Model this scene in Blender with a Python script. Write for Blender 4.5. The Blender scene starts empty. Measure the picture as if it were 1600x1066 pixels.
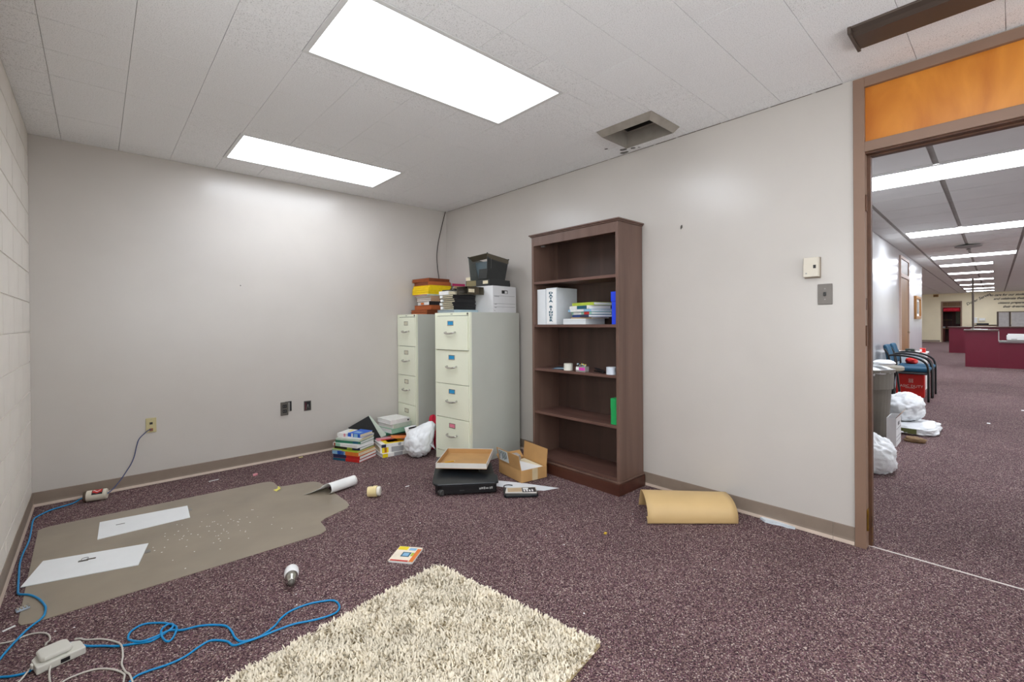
import bpy, math, random
import numpy as np
from mathutils import Vector, Matrix, noise

random.seed(7)
SC = bpy.context.scene
COL = SC.collection
PI = math.pi

# ------------------------------------------------------------------ camera
H = 2.6335                     # ceiling of the office
XL, XR, YB, YF = -0.3477, 3.1691, 4.6572, -1.9   # left, right, back and front wall planes
CZ = 1.28
cam_d = bpy.data.cameras.new('camera')
cam_d.sensor_width = 36.0
cam_d.lens = 712.91 * 36 / 1600
cam_d.shift_y = -(533 - 506.887) / 1600
cam_d.clip_start = 0.02
cam_d.clip_end = 200
cam = bpy.data.objects.new('camera', cam_d)
COL.objects.link(cam)
yaw, pitch, roll = 0.832360601, -0.00391392768, -0.0077163584
Fw = Vector((math.cos(yaw) * math.cos(pitch), math.sin(yaw) * math.cos(pitch), math.sin(pitch)))
R0 = Vector((math.sin(yaw), -math.cos(yaw), 0))
U0 = R0.cross(Fw)
Rw = math.cos(roll) * R0 + math.sin(roll) * U0
Uw = -math.sin(roll) * R0 + math.cos(roll) * U0
m4 = Matrix((Rw, Uw, -Fw)).transposed().to_4x4()
m4.translation = (0, 0, CZ)
cam.matrix_world = m4
SC.camera = cam

# ------------------------------------------------------------------ world, exposure
W = bpy.data.worlds.new('world')
SC.world = W
W.use_nodes = True
W.node_tree.nodes['Background'].inputs[0].default_value = (0.93, 0.97, 1, 1)
W.node_tree.nodes['Background'].inputs[1].default_value = 3.5
LENS_STRENGTH = 8.0            # fluorescent lenses of the office
HALL_STRENGTH = 20.0            # fluorescent lenses of the hall
SC.view_settings.view_transform = 'Standard'
SC.view_settings.look = 'None'
SC.view_settings.gamma = 1.0
SC.view_settings.use_curve_mapping = False
SC.view_settings.exposure = 0.24

# ------------------------------------------------------------------ helpers
def lin(c):
    r = []
    for v in c:
        v = v / 255.0
        r.append(v / 12.92 if v <= 0.04045 else ((v + 0.055) / 1.055) ** 2.4)
    return (r[0], r[1], r[2], 1.0)

MATS = {}
def mat(name, rgb, rough=0.6, metal=0.0, spec=0.5, var=0.06, scale=12.0, bump=0.0, bscale=60.0, alpha=1.0, trans=0.0, sub=0.0):
    """principled material with a little procedural colour variation and relief"""
    if name in MATS:
        return MATS[name]
    m = bpy.data.materials.new(name)
    m.use_nodes = True
    nt = m.node_tree
    b = nt.nodes['Principled BSDF']
    b.inputs['Roughness'].default_value = rough
    b.inputs['Metallic'].default_value = metal
    b.inputs['Specular IOR Level'].default_value = spec
    b.inputs['Alpha'].default_value = alpha
    b.inputs['Transmission Weight'].default_value = trans
    if sub:
        b.inputs['Subsurface Weight'].default_value = sub
        b.inputs['Subsurface Radius'].default_value = (0.02, 0.02, 0.02)
    tc = nt.nodes.new('ShaderNodeTexCoord')
    c = lin(rgb)
    if var > 0:
        n = nt.nodes.new('ShaderNodeTexNoise')
        n.inputs['Scale'].default_value = scale
        n.inputs['Detail'].default_value = 3
        nt.links.new(tc.outputs['Object'], n.inputs['Vector'])
        rp = nt.nodes.new('ShaderNodeValToRGB')
        rp.color_ramp.elements[0].position = 0.3
        rp.color_ramp.elements[1].position = 0.7
        rp.color_ramp.elements[0].color = tuple(x * (1 - var * 1.6) for x in c[:3]) + (1,)
        rp.color_ramp.elements[1].color = tuple(min(1, x * (1 + var)) for x in c[:3]) + (1,)
        nt.links.new(n.outputs['Fac'], rp.inputs['Fac'])
        nt.links.new(rp.outputs['Color'], b.inputs['Base Color'])
    else:
        b.inputs['Base Color'].default_value = c
    if bump > 0:
        n2 = nt.nodes.new('ShaderNodeTexNoise')
        n2.inputs['Scale'].default_value = bscale
        n2.inputs['Detail'].default_value = 4
        nt.links.new(tc.outputs['Object'], n2.inputs['Vector'])
        bp = nt.nodes.new('ShaderNodeBump')
        bp.inputs['Strength'].default_value = bump
        bp.inputs['Distance'].default_value = 0.01
        nt.links.new(n2.outputs['Fac'], bp.inputs['Height'])
        nt.links.new(bp.outputs['Normal'], b.inputs['Normal'])
    MATS[name] = m
    return m

def emit(name, rgb, strength):
    if name in MATS:
        return MATS[name]
    m = bpy.data.materials.new(name)
    m.use_nodes = True
    nt = m.node_tree
    nt.nodes.remove(nt.nodes['Principled BSDF'])
    e = nt.nodes.new('ShaderNodeEmission')
    e.inputs[0].default_value = lin(rgb)
    e.inputs[1].default_value = strength
    nt.links.new(e.outputs[0], nt.nodes['Material Output'].inputs[0])
    MATS[name] = m
    return m

class MB:
    """collects shapes, then links them as one mesh object"""
    def __init__(s, M=None):
        s.v = []; s.f = []; s.mi = []; s.M = M
    def add(s, vs, fs, mi=0, M=None):
        o = len(s.v)
        for p in vs:
            p = Vector(p)
            if M is not None: p = M @ p
            if s.M is not None: p = s.M @ p
            s.v.append(tuple(p))
        for f in fs:
            s.f.append(tuple(i + o for i in f)); s.mi.append(mi)
        return s
    def box(s, x0, y0, z0, x1, y1, z1, mi=0, M=None):
        vs = [(x0,y0,z0),(x1,y0,z0),(x1,y1,z0),(x0,y1,z0),(x0,y0,z1),(x1,y0,z1),(x1,y1,z1),(x0,y1,z1)]
        fs = [(3,2,1,0),(4,5,6,7),(0,1,5,4),(1,2,6,5),(2,3,7,6),(3,0,4,7)]
        return s.add(vs, fs, mi, M)
    def cbox(s, c, d, mi=0, M=None):
        return s.box(c[0]-d[0]/2, c[1]-d[1]/2, c[2]-d[2]/2, c[0]+d[0]/2, c[1]+d[1]/2, c[2]+d[2]/2, mi, M)
    def prism(s, poly, z0, z1, mi=0, M=None):
        n = len(poly)
        a = sum(poly[i][0]*poly[(i+1)%n][1]-poly[(i+1)%n][0]*poly[i][1] for i in range(n))
        if a < 0: poly = poly[::-1]
        vs = [(x,y,z0) for x,y in poly] + [(x,y,z1) for x,y in poly]
        fs = [tuple(range(n-1,-1,-1)), tuple(range(n,2*n))]
        fs += [(i,(i+1)%n,n+(i+1)%n,n+i) for i in range(n)]
        return s.add(vs, fs, mi, M)
    def lathe(s, prof, n=24, mi=0, M=None):
        vs = []; fs = []
        k = len(prof)
        for r, z in prof:
            for i in range(n):
                a = 2*PI*i/n
                vs.append((r*math.cos(a), r*math.sin(a), z))
        for j in range(k-1):
            for i in range(n):
                fs.append((j*n+i, j*n+(i+1)%n, (j+1)*n+(i+1)%n, (j+1)*n+i))
        if prof[0][0] > 1e-6: fs.append(tuple(range(n-1,-1,-1)))
        if prof[-1][0] > 1e-6: fs.append(tuple(range((k-1)*n, k*n)))
        return s.add(vs, fs, mi, M)
    def tube(s, pts, r, n=8, mi=0, M=None):
        pts = [Vector(p) for p in pts]
        rr = r if isinstance(r, (list, tuple)) else [r]*len(pts)
        vs = []; fs = []
        t = (pts[1]-pts[0]).normalized()
        nv = t.orthogonal().normalized()
        for j, p in enumerate(pts):
            if j == 0: t2 = (pts[1]-pts[0])
            elif j == len(pts)-1: t2 = (pts[-1]-pts[-2])
            else: t2 = (pts[j+1]-pts[j-1])
            t2.normalize()
            q = t.rotation_difference(t2); nv = q @ nv; t = t2
            bv = t.cross(nv)
            for i in range(n):
                a = 2*PI*i/n
                vs.append(p + (nv*math.cos(a)+bv*math.sin(a))*rr[j])
        k = len(pts)
        for j in range(k-1):
            for i in range(n):
                fs.append((j*n+i, j*n+(i+1)%n, (j+1)*n+(i+1)%n, (j+1)*n+i))
        fs.append(tuple(range(n-1,-1,-1))); fs.append(tuple(range((k-1)*n, k*n)))
        return s.add(vs, fs, mi, M)
    def sheet(s, rows, mi=0, M=None):
        a = len(rows); b = len(rows[0])
        vs = [p for r in rows for p in r]
        fs = [(i*b+j, i*b+j+1, (i+1)*b+j+1, (i+1)*b+j) for i in range(a-1) for j in range(b-1)]
        return s.add(vs, fs, mi, M)
    def mesh(s, name, mats, smooth=False):
        me = bpy.data.meshes.new(name)
        me.from_pydata(s.v, [], s.f)
        for m in (mats if isinstance(mats, (list, tuple)) else [mats]):
            me.materials.append(m)
        me.polygons.foreach_set('material_index', s.mi)
        if smooth: me.polygons.foreach_set('use_smooth', [True]*len(s.f))
        me.update()
        return me
    def build(s, name, mats, parent=None, bevel=0.0, smooth=False, solid=0.0, seg=2, sub=0, loc=None, rot=None, angle=40):
        me = s.mesh(name, mats, smooth)
        o = bpy.data.objects.new(name, me)
        COL.objects.link(o)
        if parent is not None: o.parent = parent
        if loc is not None: o.location = loc
        if rot is not None: o.rotation_euler = rot
        if solid:
            md = o.modifiers.new('thickness', 'SOLIDIFY'); md.thickness = solid; md.offset = 0
        if sub:
            md = o.modifiers.new('smooth', 'SUBSURF'); md.levels = sub; md.render_levels = sub
        if bevel:
            md = o.modifiers.new('edge', 'BEVEL'); md.width = bevel; md.segments = seg
            md.limit_method = 'ANGLE'; md.angle_limit = math.radians(angle)
        return o

def bx(name, b, m, parent=None, bevel=0.0, loc=None, rot=None):
    return MB().box(*b).build(name, m, parent, bevel, loc=loc, rot=rot)
def inst(name, me, parent=None, loc=None, rot=None, scale=None):
    o = bpy.data.objects.new(name, me); COL.objects.link(o)
    if parent is not None: o.parent = parent
    if loc is not None: o.location = loc
    if rot is not None: o.rotation_euler = rot
    if scale is not None: o.scale = scale
    return o
def tag(o, label, cat, group=None, kind=None):
    o['label'] = label; o['category'] = cat
    if group: o['group'] = group
    if kind: o['kind'] = kind
    return o
def thing(name, label, cat, loc=(0,0,0), rotz=0.0, group=None, rot=None):
    o = bpy.data.objects.new(name, None)
    o.empty_display_size = 0.05
    COL.objects.link(o)
    o.location = loc; o.rotation_euler = rot if rot is not None else (0,0,rotz)
    return tag(o, label, cat, group)
def struct(o, label=None, cat=None):
    o['kind'] = 'structure'
    if label: o['label'] = label
    if cat: o['category'] = cat
    return o
def semp(name, loc=(0,0,0), rotz=0, label=None, cat=None):
    o = bpy.data.objects.new(name, None); COL.objects.link(o)
    o.empty_display_size = 0.05
    o.location = loc; o.rotation_euler = (0,0,rotz)
    return struct(o, label, cat)
def text_mesh(s, size, m, extrude=0.0004, shear=0.0, align='CENTER', bold=0.0, spacing=1.0):
    cu = bpy.data.curves.new('lettering', 'FONT')
    cu.body = s; cu.size = size; cu.extrude = extrude; cu.shear = shear
    cu.align_x = align; cu.align_y = 'CENTER'; cu.offset = bold; cu.space_character = spacing
    cu.resolution_u = 3
    ob = bpy.data.objects.new('lettering', cu); COL.objects.link(ob)
    bpy.context.view_layer.update()
    dg = bpy.context.evaluated_depsgraph_get()
    me = bpy.data.meshes.new_from_object(ob.evaluated_get(dg))
    COL.objects.unlink(ob); bpy.data.objects.remove(ob)
    me.materials.clear(); me.materials.append(m)
    me.name = 'lettering'
    return me
def bez(pts, k=6):
    """smooth curve through points"""
    P = [Vector(p) for p in pts]
    out = []
    for i in range(len(P)-1):
        p0 = P[max(0,i-1)]; p1 = P[i]; p2 = P[i+1]; p3 = P[min(len(P)-1,i+2)]
        for j in range(k):
            t = j/k
            out.append(0.5*((2*p1)+(p2-p0)*t+(2*p0-5*p1+4*p2-p3)*t*t+(3*p1-p0-3*p2+p3)*t**3))
    out.append(P[-1])
    return out
def T(x, y, z, rz=0.0, rx=0.0, ry=0.0):
    return Matrix.Translation((x,y,z)) @ Matrix.Rotation(rz,4,'Z') @ Matrix.Rotation(ry,4,'Y') @ Matrix.Rotation(rx,4,'X')

# ------------------------------------------------------------------ surface materials
def carpet_mat():
    m = bpy.data.materials.new('speckled_carpet'); m.use_nodes = True
    nt = m.node_tree; b = nt.nodes['Principled BSDF']
    b.inputs['Roughness'].default_value = 0.95
    b.inputs['Specular IOR Level'].default_value = 0.15
    tc = nt.nodes.new('ShaderNodeTexCoord')
    vo = nt.nodes.new('ShaderNodeTexVoronoi'); vo.inputs['Scale'].default_value = 235
    nt.links.new(tc.outputs['Object'], vo.inputs['Vector'])
    sp = nt.nodes.new('ShaderNodeSeparateColor'); nt.links.new(vo.outputs['Color'], sp.inputs[0])
    rp = nt.nodes.new('ShaderNodeValToRGB'); cr = rp.color_ramp
    cr.interpolation = 'LINEAR'
    stops = [(0.0,(42,28,34)),(0.2,(70,50,56)),(0.45,(98,73,77)),(0.62,(120,94,94)),(0.76,(140,120,110)),(0.86,(114,76,92)),(1.0,(204,190,178))]
    cr.elements[0].position = 0; cr.elements[0].color = lin(stops[0][1])
    cr.elements[1].position = 1; cr.elements[1].color = lin(stops[-1][1])
    for p, c in stops[1:-1]:
        e = cr.elements.new(p); e.color = lin(c)
    nt.links.new(sp.outputs[0], rp.inputs['Fac'])
    n = nt.nodes.new('ShaderNodeTexNoise'); n.inputs['Scale'].default_value = 1.7; n.inputs['Detail'].default_value = 5
    nt.links.new(tc.outputs['Object'], n.inputs['Vector'])
    mr = nt.nodes.new('ShaderNodeMapRange'); mr.inputs[1].default_value = 0.3; mr.inputs[2].default_value = 0.7
    mr.inputs[3].default_value = 0.86; mr.inputs[4].default_value = 1.1
    nt.links.new(n.outputs['Fac'], mr.inputs[0])
    mx = nt.nodes.new('ShaderNodeVectorMath'); mx.operation = 'SCALE'
    nt.links.new(rp.outputs['Color'], mx.inputs[0]); nt.links.new(mr.outputs[0], mx.inputs['Scale'])
    nt.links.new(mx.outputs[0], b.inputs['Base Color'])
    bp = nt.nodes.new('ShaderNodeBump'); bp.inputs['Strength'].default_value = 0.5; bp.inputs['Distance'].default_value = 0.004
    nt.links.new(vo.outputs['Distance'], bp.inputs['Height']); nt.links.new(bp.outputs['Normal'], b.inputs['Normal'])
    return m
def wood_mat(name, c1, c2, rough=0.35, scale=1.0, stretch=(1,1,0.12), spec=0.5):
    m = bpy.data.materials.new(name); m.use_nodes = True
    nt = m.node_tree; b = nt.nodes['Principled BSDF']
    b.inputs['Roughness'].default_value = rough
    b.inputs['Specular IOR Level'].default_value = spec
    tc = nt.nodes.new('ShaderNodeTexCoord'); mp = nt.nodes.new('ShaderNodeMapping')
    mp.inputs['Scale'].default_value = stretch
    nt.links.new(tc.outputs['Object'], mp.inputs['Vector'])
    n = nt.nodes.new('ShaderNodeTexNoise'); n.inputs['Scale'].default_value = 9*scale; n.inputs['Detail'].default_value = 6; n.inputs['Distortion'].default_value = 1.2
    nt.links.new(mp.outputs[0], n.inputs['Vector'])
    rp = nt.nodes.new('ShaderNodeValToRGB')
    rp.color_ramp.elements[0].position = 0.3; rp.color_ramp.elements[1].position = 0.72
    rp.color_ramp.elements[0].color = lin(c1); rp.color_ramp.elements[1].color = lin(c2)
    nt.links.new(n.outputs['Fac'], rp.inputs['Fac']); nt.links.new(rp.outputs['Color'], b.inputs['Base Color'])
    return m
def tile_mat():
    m = bpy.data.materials.new('mineral_fibre_tile'); m.use_nodes = True
    nt = m.node_tree; b = nt.nodes['Principled BSDF']; b.inputs['Roughness'].default_value = 0.9
    b.inputs['Specular IOR Level'].default_value = 0.2
    tc = nt.nodes.new('ShaderNodeTexCoord')
    n = nt.nodes.new('ShaderNodeTexNoise'); n.inputs['Scale'].default_value = 260; n.inputs['Detail'].default_value = 2
    nt.links.new(tc.outputs['Object'], n.inputs['Vector'])
    rp = nt.nodes.new('ShaderNodeValToRGB')
    rp.color_ramp.elements[0].position = 0.33; rp.color_ramp.elements[1].position = 0.43
    rp.color_ramp.elements[0].color = lin((196,196,195)); rp.color_ramp.elements[1].color = lin((246,246,246))
    nt.links.new(n.outputs['Fac'], rp.inputs['Fac']); nt.links.new(rp.outputs['Color'], b.inputs['Base Color'])
    bp = nt.nodes.new('ShaderNodeBump'); bp.inputs['Strength'].default_value = 0.3; bp.inputs['Distance'].default_value = 0.002
    nt.links.new(n.outputs['Fac'], bp.inputs['Height']); nt.links.new(bp.outputs['Normal'], b.inputs['Normal'])
    return m

CARPET = carpet_mat()
TILE = tile_mat()
PAINT = mat('semi_gloss_wall_paint', (200,194,187), rough=0.27, spec=0.6, var=0.015, scale=3, bump=0.05, bscale=22)
BLOCK = mat('painted_block', (232,225,215), rough=0.4, var=0.02, scale=5, bump=0.12, bscale=90)
MORTAR = mat('painted_mortar', (238,232,224), rough=0.5, var=0.02)
SLAB = mat('dark_ceiling_void', (112,110,108), rough=0.9)
BASE = mat('vinyl_cove_base', (140,124,110), rough=0.55, var=0.04)
BTOE = mat('vinyl_toe', (196,176,160), rough=0.5, var=0.05)
FRAME = mat('brown_painted_steel', (136,108,90), rough=0.5, var=0.05, scale=5)
FRAMED = mat('worn_brown_steel', (92,60,40), rough=0.55, var=0.15, scale=15)
BRASS = mat('worn_brass', (140,105,40), rough=0.45, metal=0.7, var=0.2)
PANEL = wood_mat('orange_birch_panel', (184,104,14), (224,146,50), 0.38, 0.5, (1,1,0.35))
WHITE = mat('white_enamel', (236,236,234), rough=0.4, var=0.01)
GREYM = mat('grey_steel', (150,148,144), rough=0.35, metal=0.6, var=0.05)
DARK = mat('black_plastic', (22,22,24), rough=0.4, var=0.1)
BRONZE = mat('dark_bronze', (84,72,64), rough=0.45, metal=0.2, var=0.06, scale=4)
PAPER = mat('white_paper', (240,240,238), rough=0.7, var=0.015)
CREAM = mat('cream_paper', (228,216,186), rough=0.8, var=0.05, scale=60)
KRAFT = mat('kraft_board', (190,146,92), rough=0.75, var=0.05, scale=9)

# ------------------------------------------------------------------ the room shell
struct(MB().prism([(XL-0.2,YF-0.1),(XR+0.1,YF-0.1),(XR+0.1,-9.2),(37.5,-9.2),(37.5,9.5),(XL-0.2,9.5)], -0.12, 0).build('floor', CARPET), 'speckled purple brown carpet through office and hall', 'floor')
wall_back = struct(bx('wall_back', (XL-0.15, YB, 0, XR, YB+0.15, H+0.3), PAINT), 'beige semi gloss back wall', 'wall')
DY0, DY1 = -0.42, 0.605     # rough opening of the doorway
WT = 0.125
wr = MB()
wr.box(XR, DY1, 0, XR+WT, YB+0.15, H+0.3)
wr.box(XR, -9, 0, XR+WT, DY0, H+0.3)
wr.box(XR, DY0, 2.626, XR+WT, DY1, H+0.3)
wall_right = struct(wr.build('wall_right', PAINT), 'beige semi gloss wall with the doorway', 'wall')

# painted block wall on the left: blocks in running bond, joints recessed
WY0, WY1, WZ0, WZ1 = YB-15*0.413, YB-7*0.413, 4*0.2065, 11*0.2065        # added window out of view, brightens the room from the left
BL, BH, JT = 0.413, 0.2065, 0.008
g = MB()
xa, xb = XL-0.2, XL-0.006
g.box(xa, YF-0.1, 0, xb, YB, WZ0); g.box(xa, YF-0.1, WZ1, xb, YB, H+0.3)
g.box(xa, YF-0.1, WZ0, xb, WY0, WZ1); g.box(xa, WY1, WZ0, xb, YB, WZ1)
wall_left = struct(g.build('wall_left', MORTAR), 'white painted concrete block wall', 'wall')
me_full = MB().box(-0.02, JT/2, JT/2, 0, BL-JT/2, BH-JT/2).mesh('block', BLOCK)
r = 0
while r*BH < H - 0.01:
    z = r*BH
    hgt = min(BH, H + 0.02 - z)
    y1 = YB
    first = True
    while y1 > YF:
        ln = BL/2 if (first and r % 2) else BL
        first = False
        a, b2 = max(y1-ln, YF), y1
        y1 -= ln
        if WZ0-.01 < z < WZ1-.01:                      # cut at the window
            if a >= WY0-.001 and b2 <= WY1+.001: continue
            if a < WY1 < b2: a = WY1
            if a < WY0 < b2: b2 = WY0
        if abs(b2-a-BL) < 1e-6 and abs(hgt-BH) < 1e-6:
            inst('block', me_full, wall_left, (XL, a, z))
        else:
            MB().box(-0.02, JT/2, JT/2, 0, b2-a-JT/2, hgt-JT/2).build('block', BLOCK, wall_left, loc=(XL, a, z))
    r += 1
win = semp('fill_window_1', (XL-0.1, (WY0+WY1)/2, WZ0), 0, 'added aluminium window for daylight fill in the block wall, left of the picture', 'window')
hw_, hz_ = (WY1-WY0)/2, WZ1-WZ0
ALU = mat('aluminium', (180,180,178), rough=0.4, metal=0.8)
g = MB()
for (a, b2, c, d) in ((-hw_, 0, hw_, 0.04), (-hw_, hz_-0.04, hw_, hz_), (-hw_, 0.04, -hw_+0.04, hz_-0.04), (hw_-0.04, 0.04, hw_, hz_-0.04), (-0.02, 0.04, 0.02, hz_-0.04)):
    g.box(-0.025, a, b2, 0.025, c, d)
g.build('window_frame', ALU, win)
def pane_mat():
    m = bpy.data.materials.new('window_glass'); m.use_nodes = True
    nt = m.node_tree; nt.nodes.remove(nt.nodes['Principled BSDF'])
    tr = nt.nodes.new('ShaderNodeBsdfTransparent'); gl = nt.nodes.new('ShaderNodeBsdfGlossy'); gl.inputs['Roughness'].default_value = 0.02
    mx = nt.nodes.new('ShaderNodeMixShader'); mx.inputs[0].default_value = 0.05
    nt.links.new(tr.outputs[0], mx.inputs[1]); nt.links.new(gl.outputs[0], mx.inputs[2])
    nt.links.new(mx.outputs[0], nt.nodes['Material Output'].inputs[0])
    return m
GLASS = pane_mat()
for sx in (0, 1):
    bx('pane', (-0.003, -hw_+0.04 if sx == 0 else 0.02, 0.04, 0.003, -0.02 if sx == 0 else hw_-0.04, hz_-0.04), GLASS, win)

# wall behind the camera
VX0, VX1, VZ0, VZ1 = 0.0, 3.0, 0.80, 2.40        # second added window, daylight fill from behind the camera
wf = MB()
wf.box(XL-0.2, YF-0.15, 0, XR, YF, VZ0); wf.box(XL-0.2, YF-0.15, VZ1, XR, YF, H+0.3)
wf.box(XL-0.2, YF-0.15, VZ0, VX0, YF, VZ1); wf.box(VX1, YF-0.15, VZ0, XR, YF, VZ1)
struct(wf.build('wall_front', PAINT), 'beige wall behind the camera', 'wall')
win = semp('fill_window_2', ((VX0+VX1)/2, YF-0.075, VZ0), 0, 'added aluminium window for daylight fill behind the camera', 'window')
hw_, hz_ = (VX1-VX0)/2, VZ1-VZ0
g = MB()
for (a, b2, c, d) in ((-hw_, 0, hw_, 0.04), (-hw_, hz_-0.04, hw_, hz_), (-hw_, 0.04, -hw_+0.04, hz_-0.04), (hw_-0.04, 0.04, hw_, hz_-0.04), (-0.02, 0.04, 0.02, hz_-0.04)):
    g.box(a, -0.025, b2, c, 0.025, d)
g.build('window_frame', ALU, win)
for sx in (0, 1):
    bx('pane', (-hw_+0.04 if sx == 0 else 0.02, -0.003, 0.04, -0.02 if sx == 0 else hw_-0.04, 0.003, hz_-0.04), GLASS, win)

# ceiling: dark void above, then one foot tiles, cut around lamps and the vent
LIGHTS = [(0.79, 3.695, 2.03, 4.262), (0.79, 1.80, 2.024, 2.345), (0.79, -0.12, 2.024, 0.43), ]
VENT = (2.642, 1.56, 3.018, 2.002)
sl = MB()
z0, z1 = H+0.012, H+0.3
sl.box(XL-0.1, YF, z0, XR, VENT[1], z1)
sl.box(XL-0.1, VENT[3], z0, XR, YB, z1)
sl.box(XL-0.1, VENT[1], z0, VENT[0], VENT[3], z1)
sl.box(VENT[2], VENT[1], z0, XR, VENT[3], z1)
ceiling = struct(sl.build('ceiling', SLAB), 'white mineral tile ceiling', 'ceiling')
def subtract(rect, hole):
    x0, y0, x1, y1 = rect; a0, b0, a1, b1 = hole
    if a1 <= x0 or a0 >= x1 or b1 <= y0 or b0 >= y1: return [rect]
    out = []
    if b0 > y0: out.append((x0, y0, x1, b0))
    if b1 < y1: out.append((x0, b1, x1, y1))
    ya, yb = max(y0, b0), min(y1, b1)
    if a0 > x0: out.append((x0, ya, a0, yb))
    if a1 < x1: out.append((a1, ya, x1, yb))
    return out
holes = [(l[0]-0.028, l[1]-0.028, l[2]+0.028, l[3]+0.028) for l in LIGHTS] + [VENT]
TPX, TPY = 0.3165, 0.315
tile_me = MB().box(0, 0, 0, TPX-0.0018, TPY-0.0018, 0.012).mesh('ceiling_tile', TILE)
rnd = random.Random(3)
x = -0.18 - TPX
while x < XR:
    y = 0.02 - 7*TPY
    while y < YB:
        rect = (max(x, XL), max(y, YF), min(x+TPX, XR), min(y+TPY, YB))
        if rect[2]-rect[0] > 0.01 and rect[3]-rect[1] > 0.01:
            pieces = [rect]
            for hl in holes:
                pieces = [q for p in pieces for q in subtract(p, hl)]
            dz = rnd.uniform(0, 0.0010)
            if pieces == [rect] and abs(rect[2]-rect[0]-TPX) < 1e-6 and abs(rect[3]-rect[1]-TPY) < 1e-6:
                inst('ceiling_tile', tile_me, ceiling, (x+0.0009, y+0.0009, H-dz))
            elif pieces:
                b = MB()
                for p in pieces:
                    if p[2]-p[0] > 0.004 and p[3]-p[1] > 0.004:
                        b.box(p[0]+0.0011, p[1]+0.0011, H-dz, p[2]-0.0011, p[3]-0.0011, H+0.012)
                if b.v: b.build('ceiling_tile', TILE, ceiling)
        y += TPY
    x += TPX
# peeled patches of paint beside the vent
CHIP = mat('peeled_grey', (128,126,122), rough=0.9, var=0.2, scale=60)
for cx, cy, s in ((3.075, 2.06, 0.032), (3.10, 1.99, 0.022), (3.135, 2.09, 0.034), (2.96, 2.14, 0.014), (3.12, 1.95, 0.012)):
    pts = []
    for i in range(9):
        a = 2*PI*i/9; q = s*rnd.uniform(0.45, 1.0)
        pts.append((min(cx+q*math.cos(a), XR-0.002), cy+q*math.sin(a)*1.2))
    MB().prism(pts, H-0.0026, H-0.0014).build('peeled_patch', CHIP, ceiling)

# uneven crack between the ceiling and the right wall
CRK = mat('brown_crack', (104,90,80), rough=.9, var=.3, scale=30)
rc = random.Random(8)
yy = DY1+.05
while yy < YB-.1:
    ln_ = rc.uniform(.08, .3)
    MB().box(XR-rc.uniform(.0025,.006), yy, H-.0032, XR, min(yy+ln_, YB-.02), H-.0012).build('joint_crack', CRK, ceiling)
    yy += ln_+(rc.uniform(.0, .03) if rc.random() < .6 else 0)

# cove baseboards
def baseboard(name, a, b, nrm, m=BASE, h=0.104, parent=None):
    """vinyl cove base along a-b; nrm points into the room"""
    a = Vector((a[0], a[1], 0)); b = Vector((b[0], b[1], 0)); n = Vector((nrm[0], nrm[1], 0))
    def row(p): return [p, p+n*0.0045, ]
    prof = [(0.0, 0.003), (0.014, 0.0035), (0.012, 0.010), (0.006, 0.022), (0.004, 0.034), (0.004, h-0.003), (0.0025, h), (0.0, h)]
    g = MB()
    vs = [tuple(a+n*u+Vector((0,0,w))) for u, w in prof] + [tuple(b+n*u+Vector((0,0,w))) for u, w in prof]
    k = len(prof)
    fs = [(i, i+1, k+i+1, k+i) for i in range(k-1)] + [tuple(range(k-1,-1,-1)), tuple(range(k,2*k))]
    g.add(vs, fs)
    g.mi = [1 if i in (0, 1, 2) else 0 for i in range(k-1)] + [0, 0]
    return struct(g.build(name, [m, BTOE], parent), 'brown vinyl cove base', 'baseboard') if parent is None else g.build(name, [m, BTOE], parent)
baseboard('baseboard_back', (XL, YB), (XR, YB), (0,-1))
baseboard('baseboard_left', (XL, YF), (XL, YB), (1,0))
baseboard('baseboard_right', (XR, DY1+0.105), (XR, YB), (-1,0))
bbc = baseboard('baseboard_doorway', (XR, DY1+0.002), (XR, DY1+0.1035), (-1,0))
baseboard('baseboard_front', (XL, YF), (XR, YF), (0,1))

# ------------------------------------------------------------------ doorway
door1 = semp('door_1', (XR, 0, 0), 0, 'brown steel door frame with orange wood transom panel', 'door frame')
x0, x1 = -0.012, WT+0.012
jf = 0.052
def jamb(ya, yb, name='jamb'):
    return MB().box(x0, ya, 0, x1, yb, 2.626).build(name, FRAME, door1, 0.002)
jamb(DY1-jf, DY1)
jamb(DY0, DY0+jf)
bx('head_rail', (x0, DY0+jf, 2.572, x1, DY1-jf, 2.626), FRAME, door1, 0.002)
bx('transom_rail', (x0, DY0+jf, 2.212, x1, DY1-jf, 2.268), FRAME, door1, 0.002)
tp = bx('transom_panel', (0.012, DY0+jf, 2.268, 0.032, DY1-jf, 2.572), PANEL, door1)
tp['label'] = 'orange varnished birch panel'
# rabbet and stop
bx('door_stop', (0.052, DY1-jf-0.016, 0, 0.094, DY1-jf, 2.212), FRAMED, door1, 0.0015)
bx('door_stop', (0.052, DY0+jf, 0, 0.094, DY0+jf+0.016, 2.212), FRAMED, door1, 0.0015)
bx('door_stop', (0.052, DY0+jf+0.016, 2.196, 0.094, DY1-jf-0.016, 2.212), FRAMED, door1, 0.0015)
hb = bx('head_rabbet', (0.006, DY0+jf, 2.204, 0.050, DY1-jf, 2.2125), FRAMED, door1)
for zz, hh in ((0.16, 0.115), (1.19, 0.115), (1.93, 0.09)):
    hg = bx('hinge_leaf', (0.008, DY1-jf-0.003, zz-hh/2, 0.046, DY1-jf+0.001, zz+hh/2), FRAMED if zz > 0.5 else BRASS, door1, 0.0008)
    MB().lathe([(0.005, -hh/2), (0.005, hh/2)], 10, M=T(0.002, DY1-jf-0.004, zz)).build('hinge_knuckle', FRAMED if zz > 0.5 else BRASS, hg)
bx('strike_plate', (0.01, DY1-jf-0.0022, 1.335, 0.03, DY1-jf+0.001, 1.40), FRAMED, door1)
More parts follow.
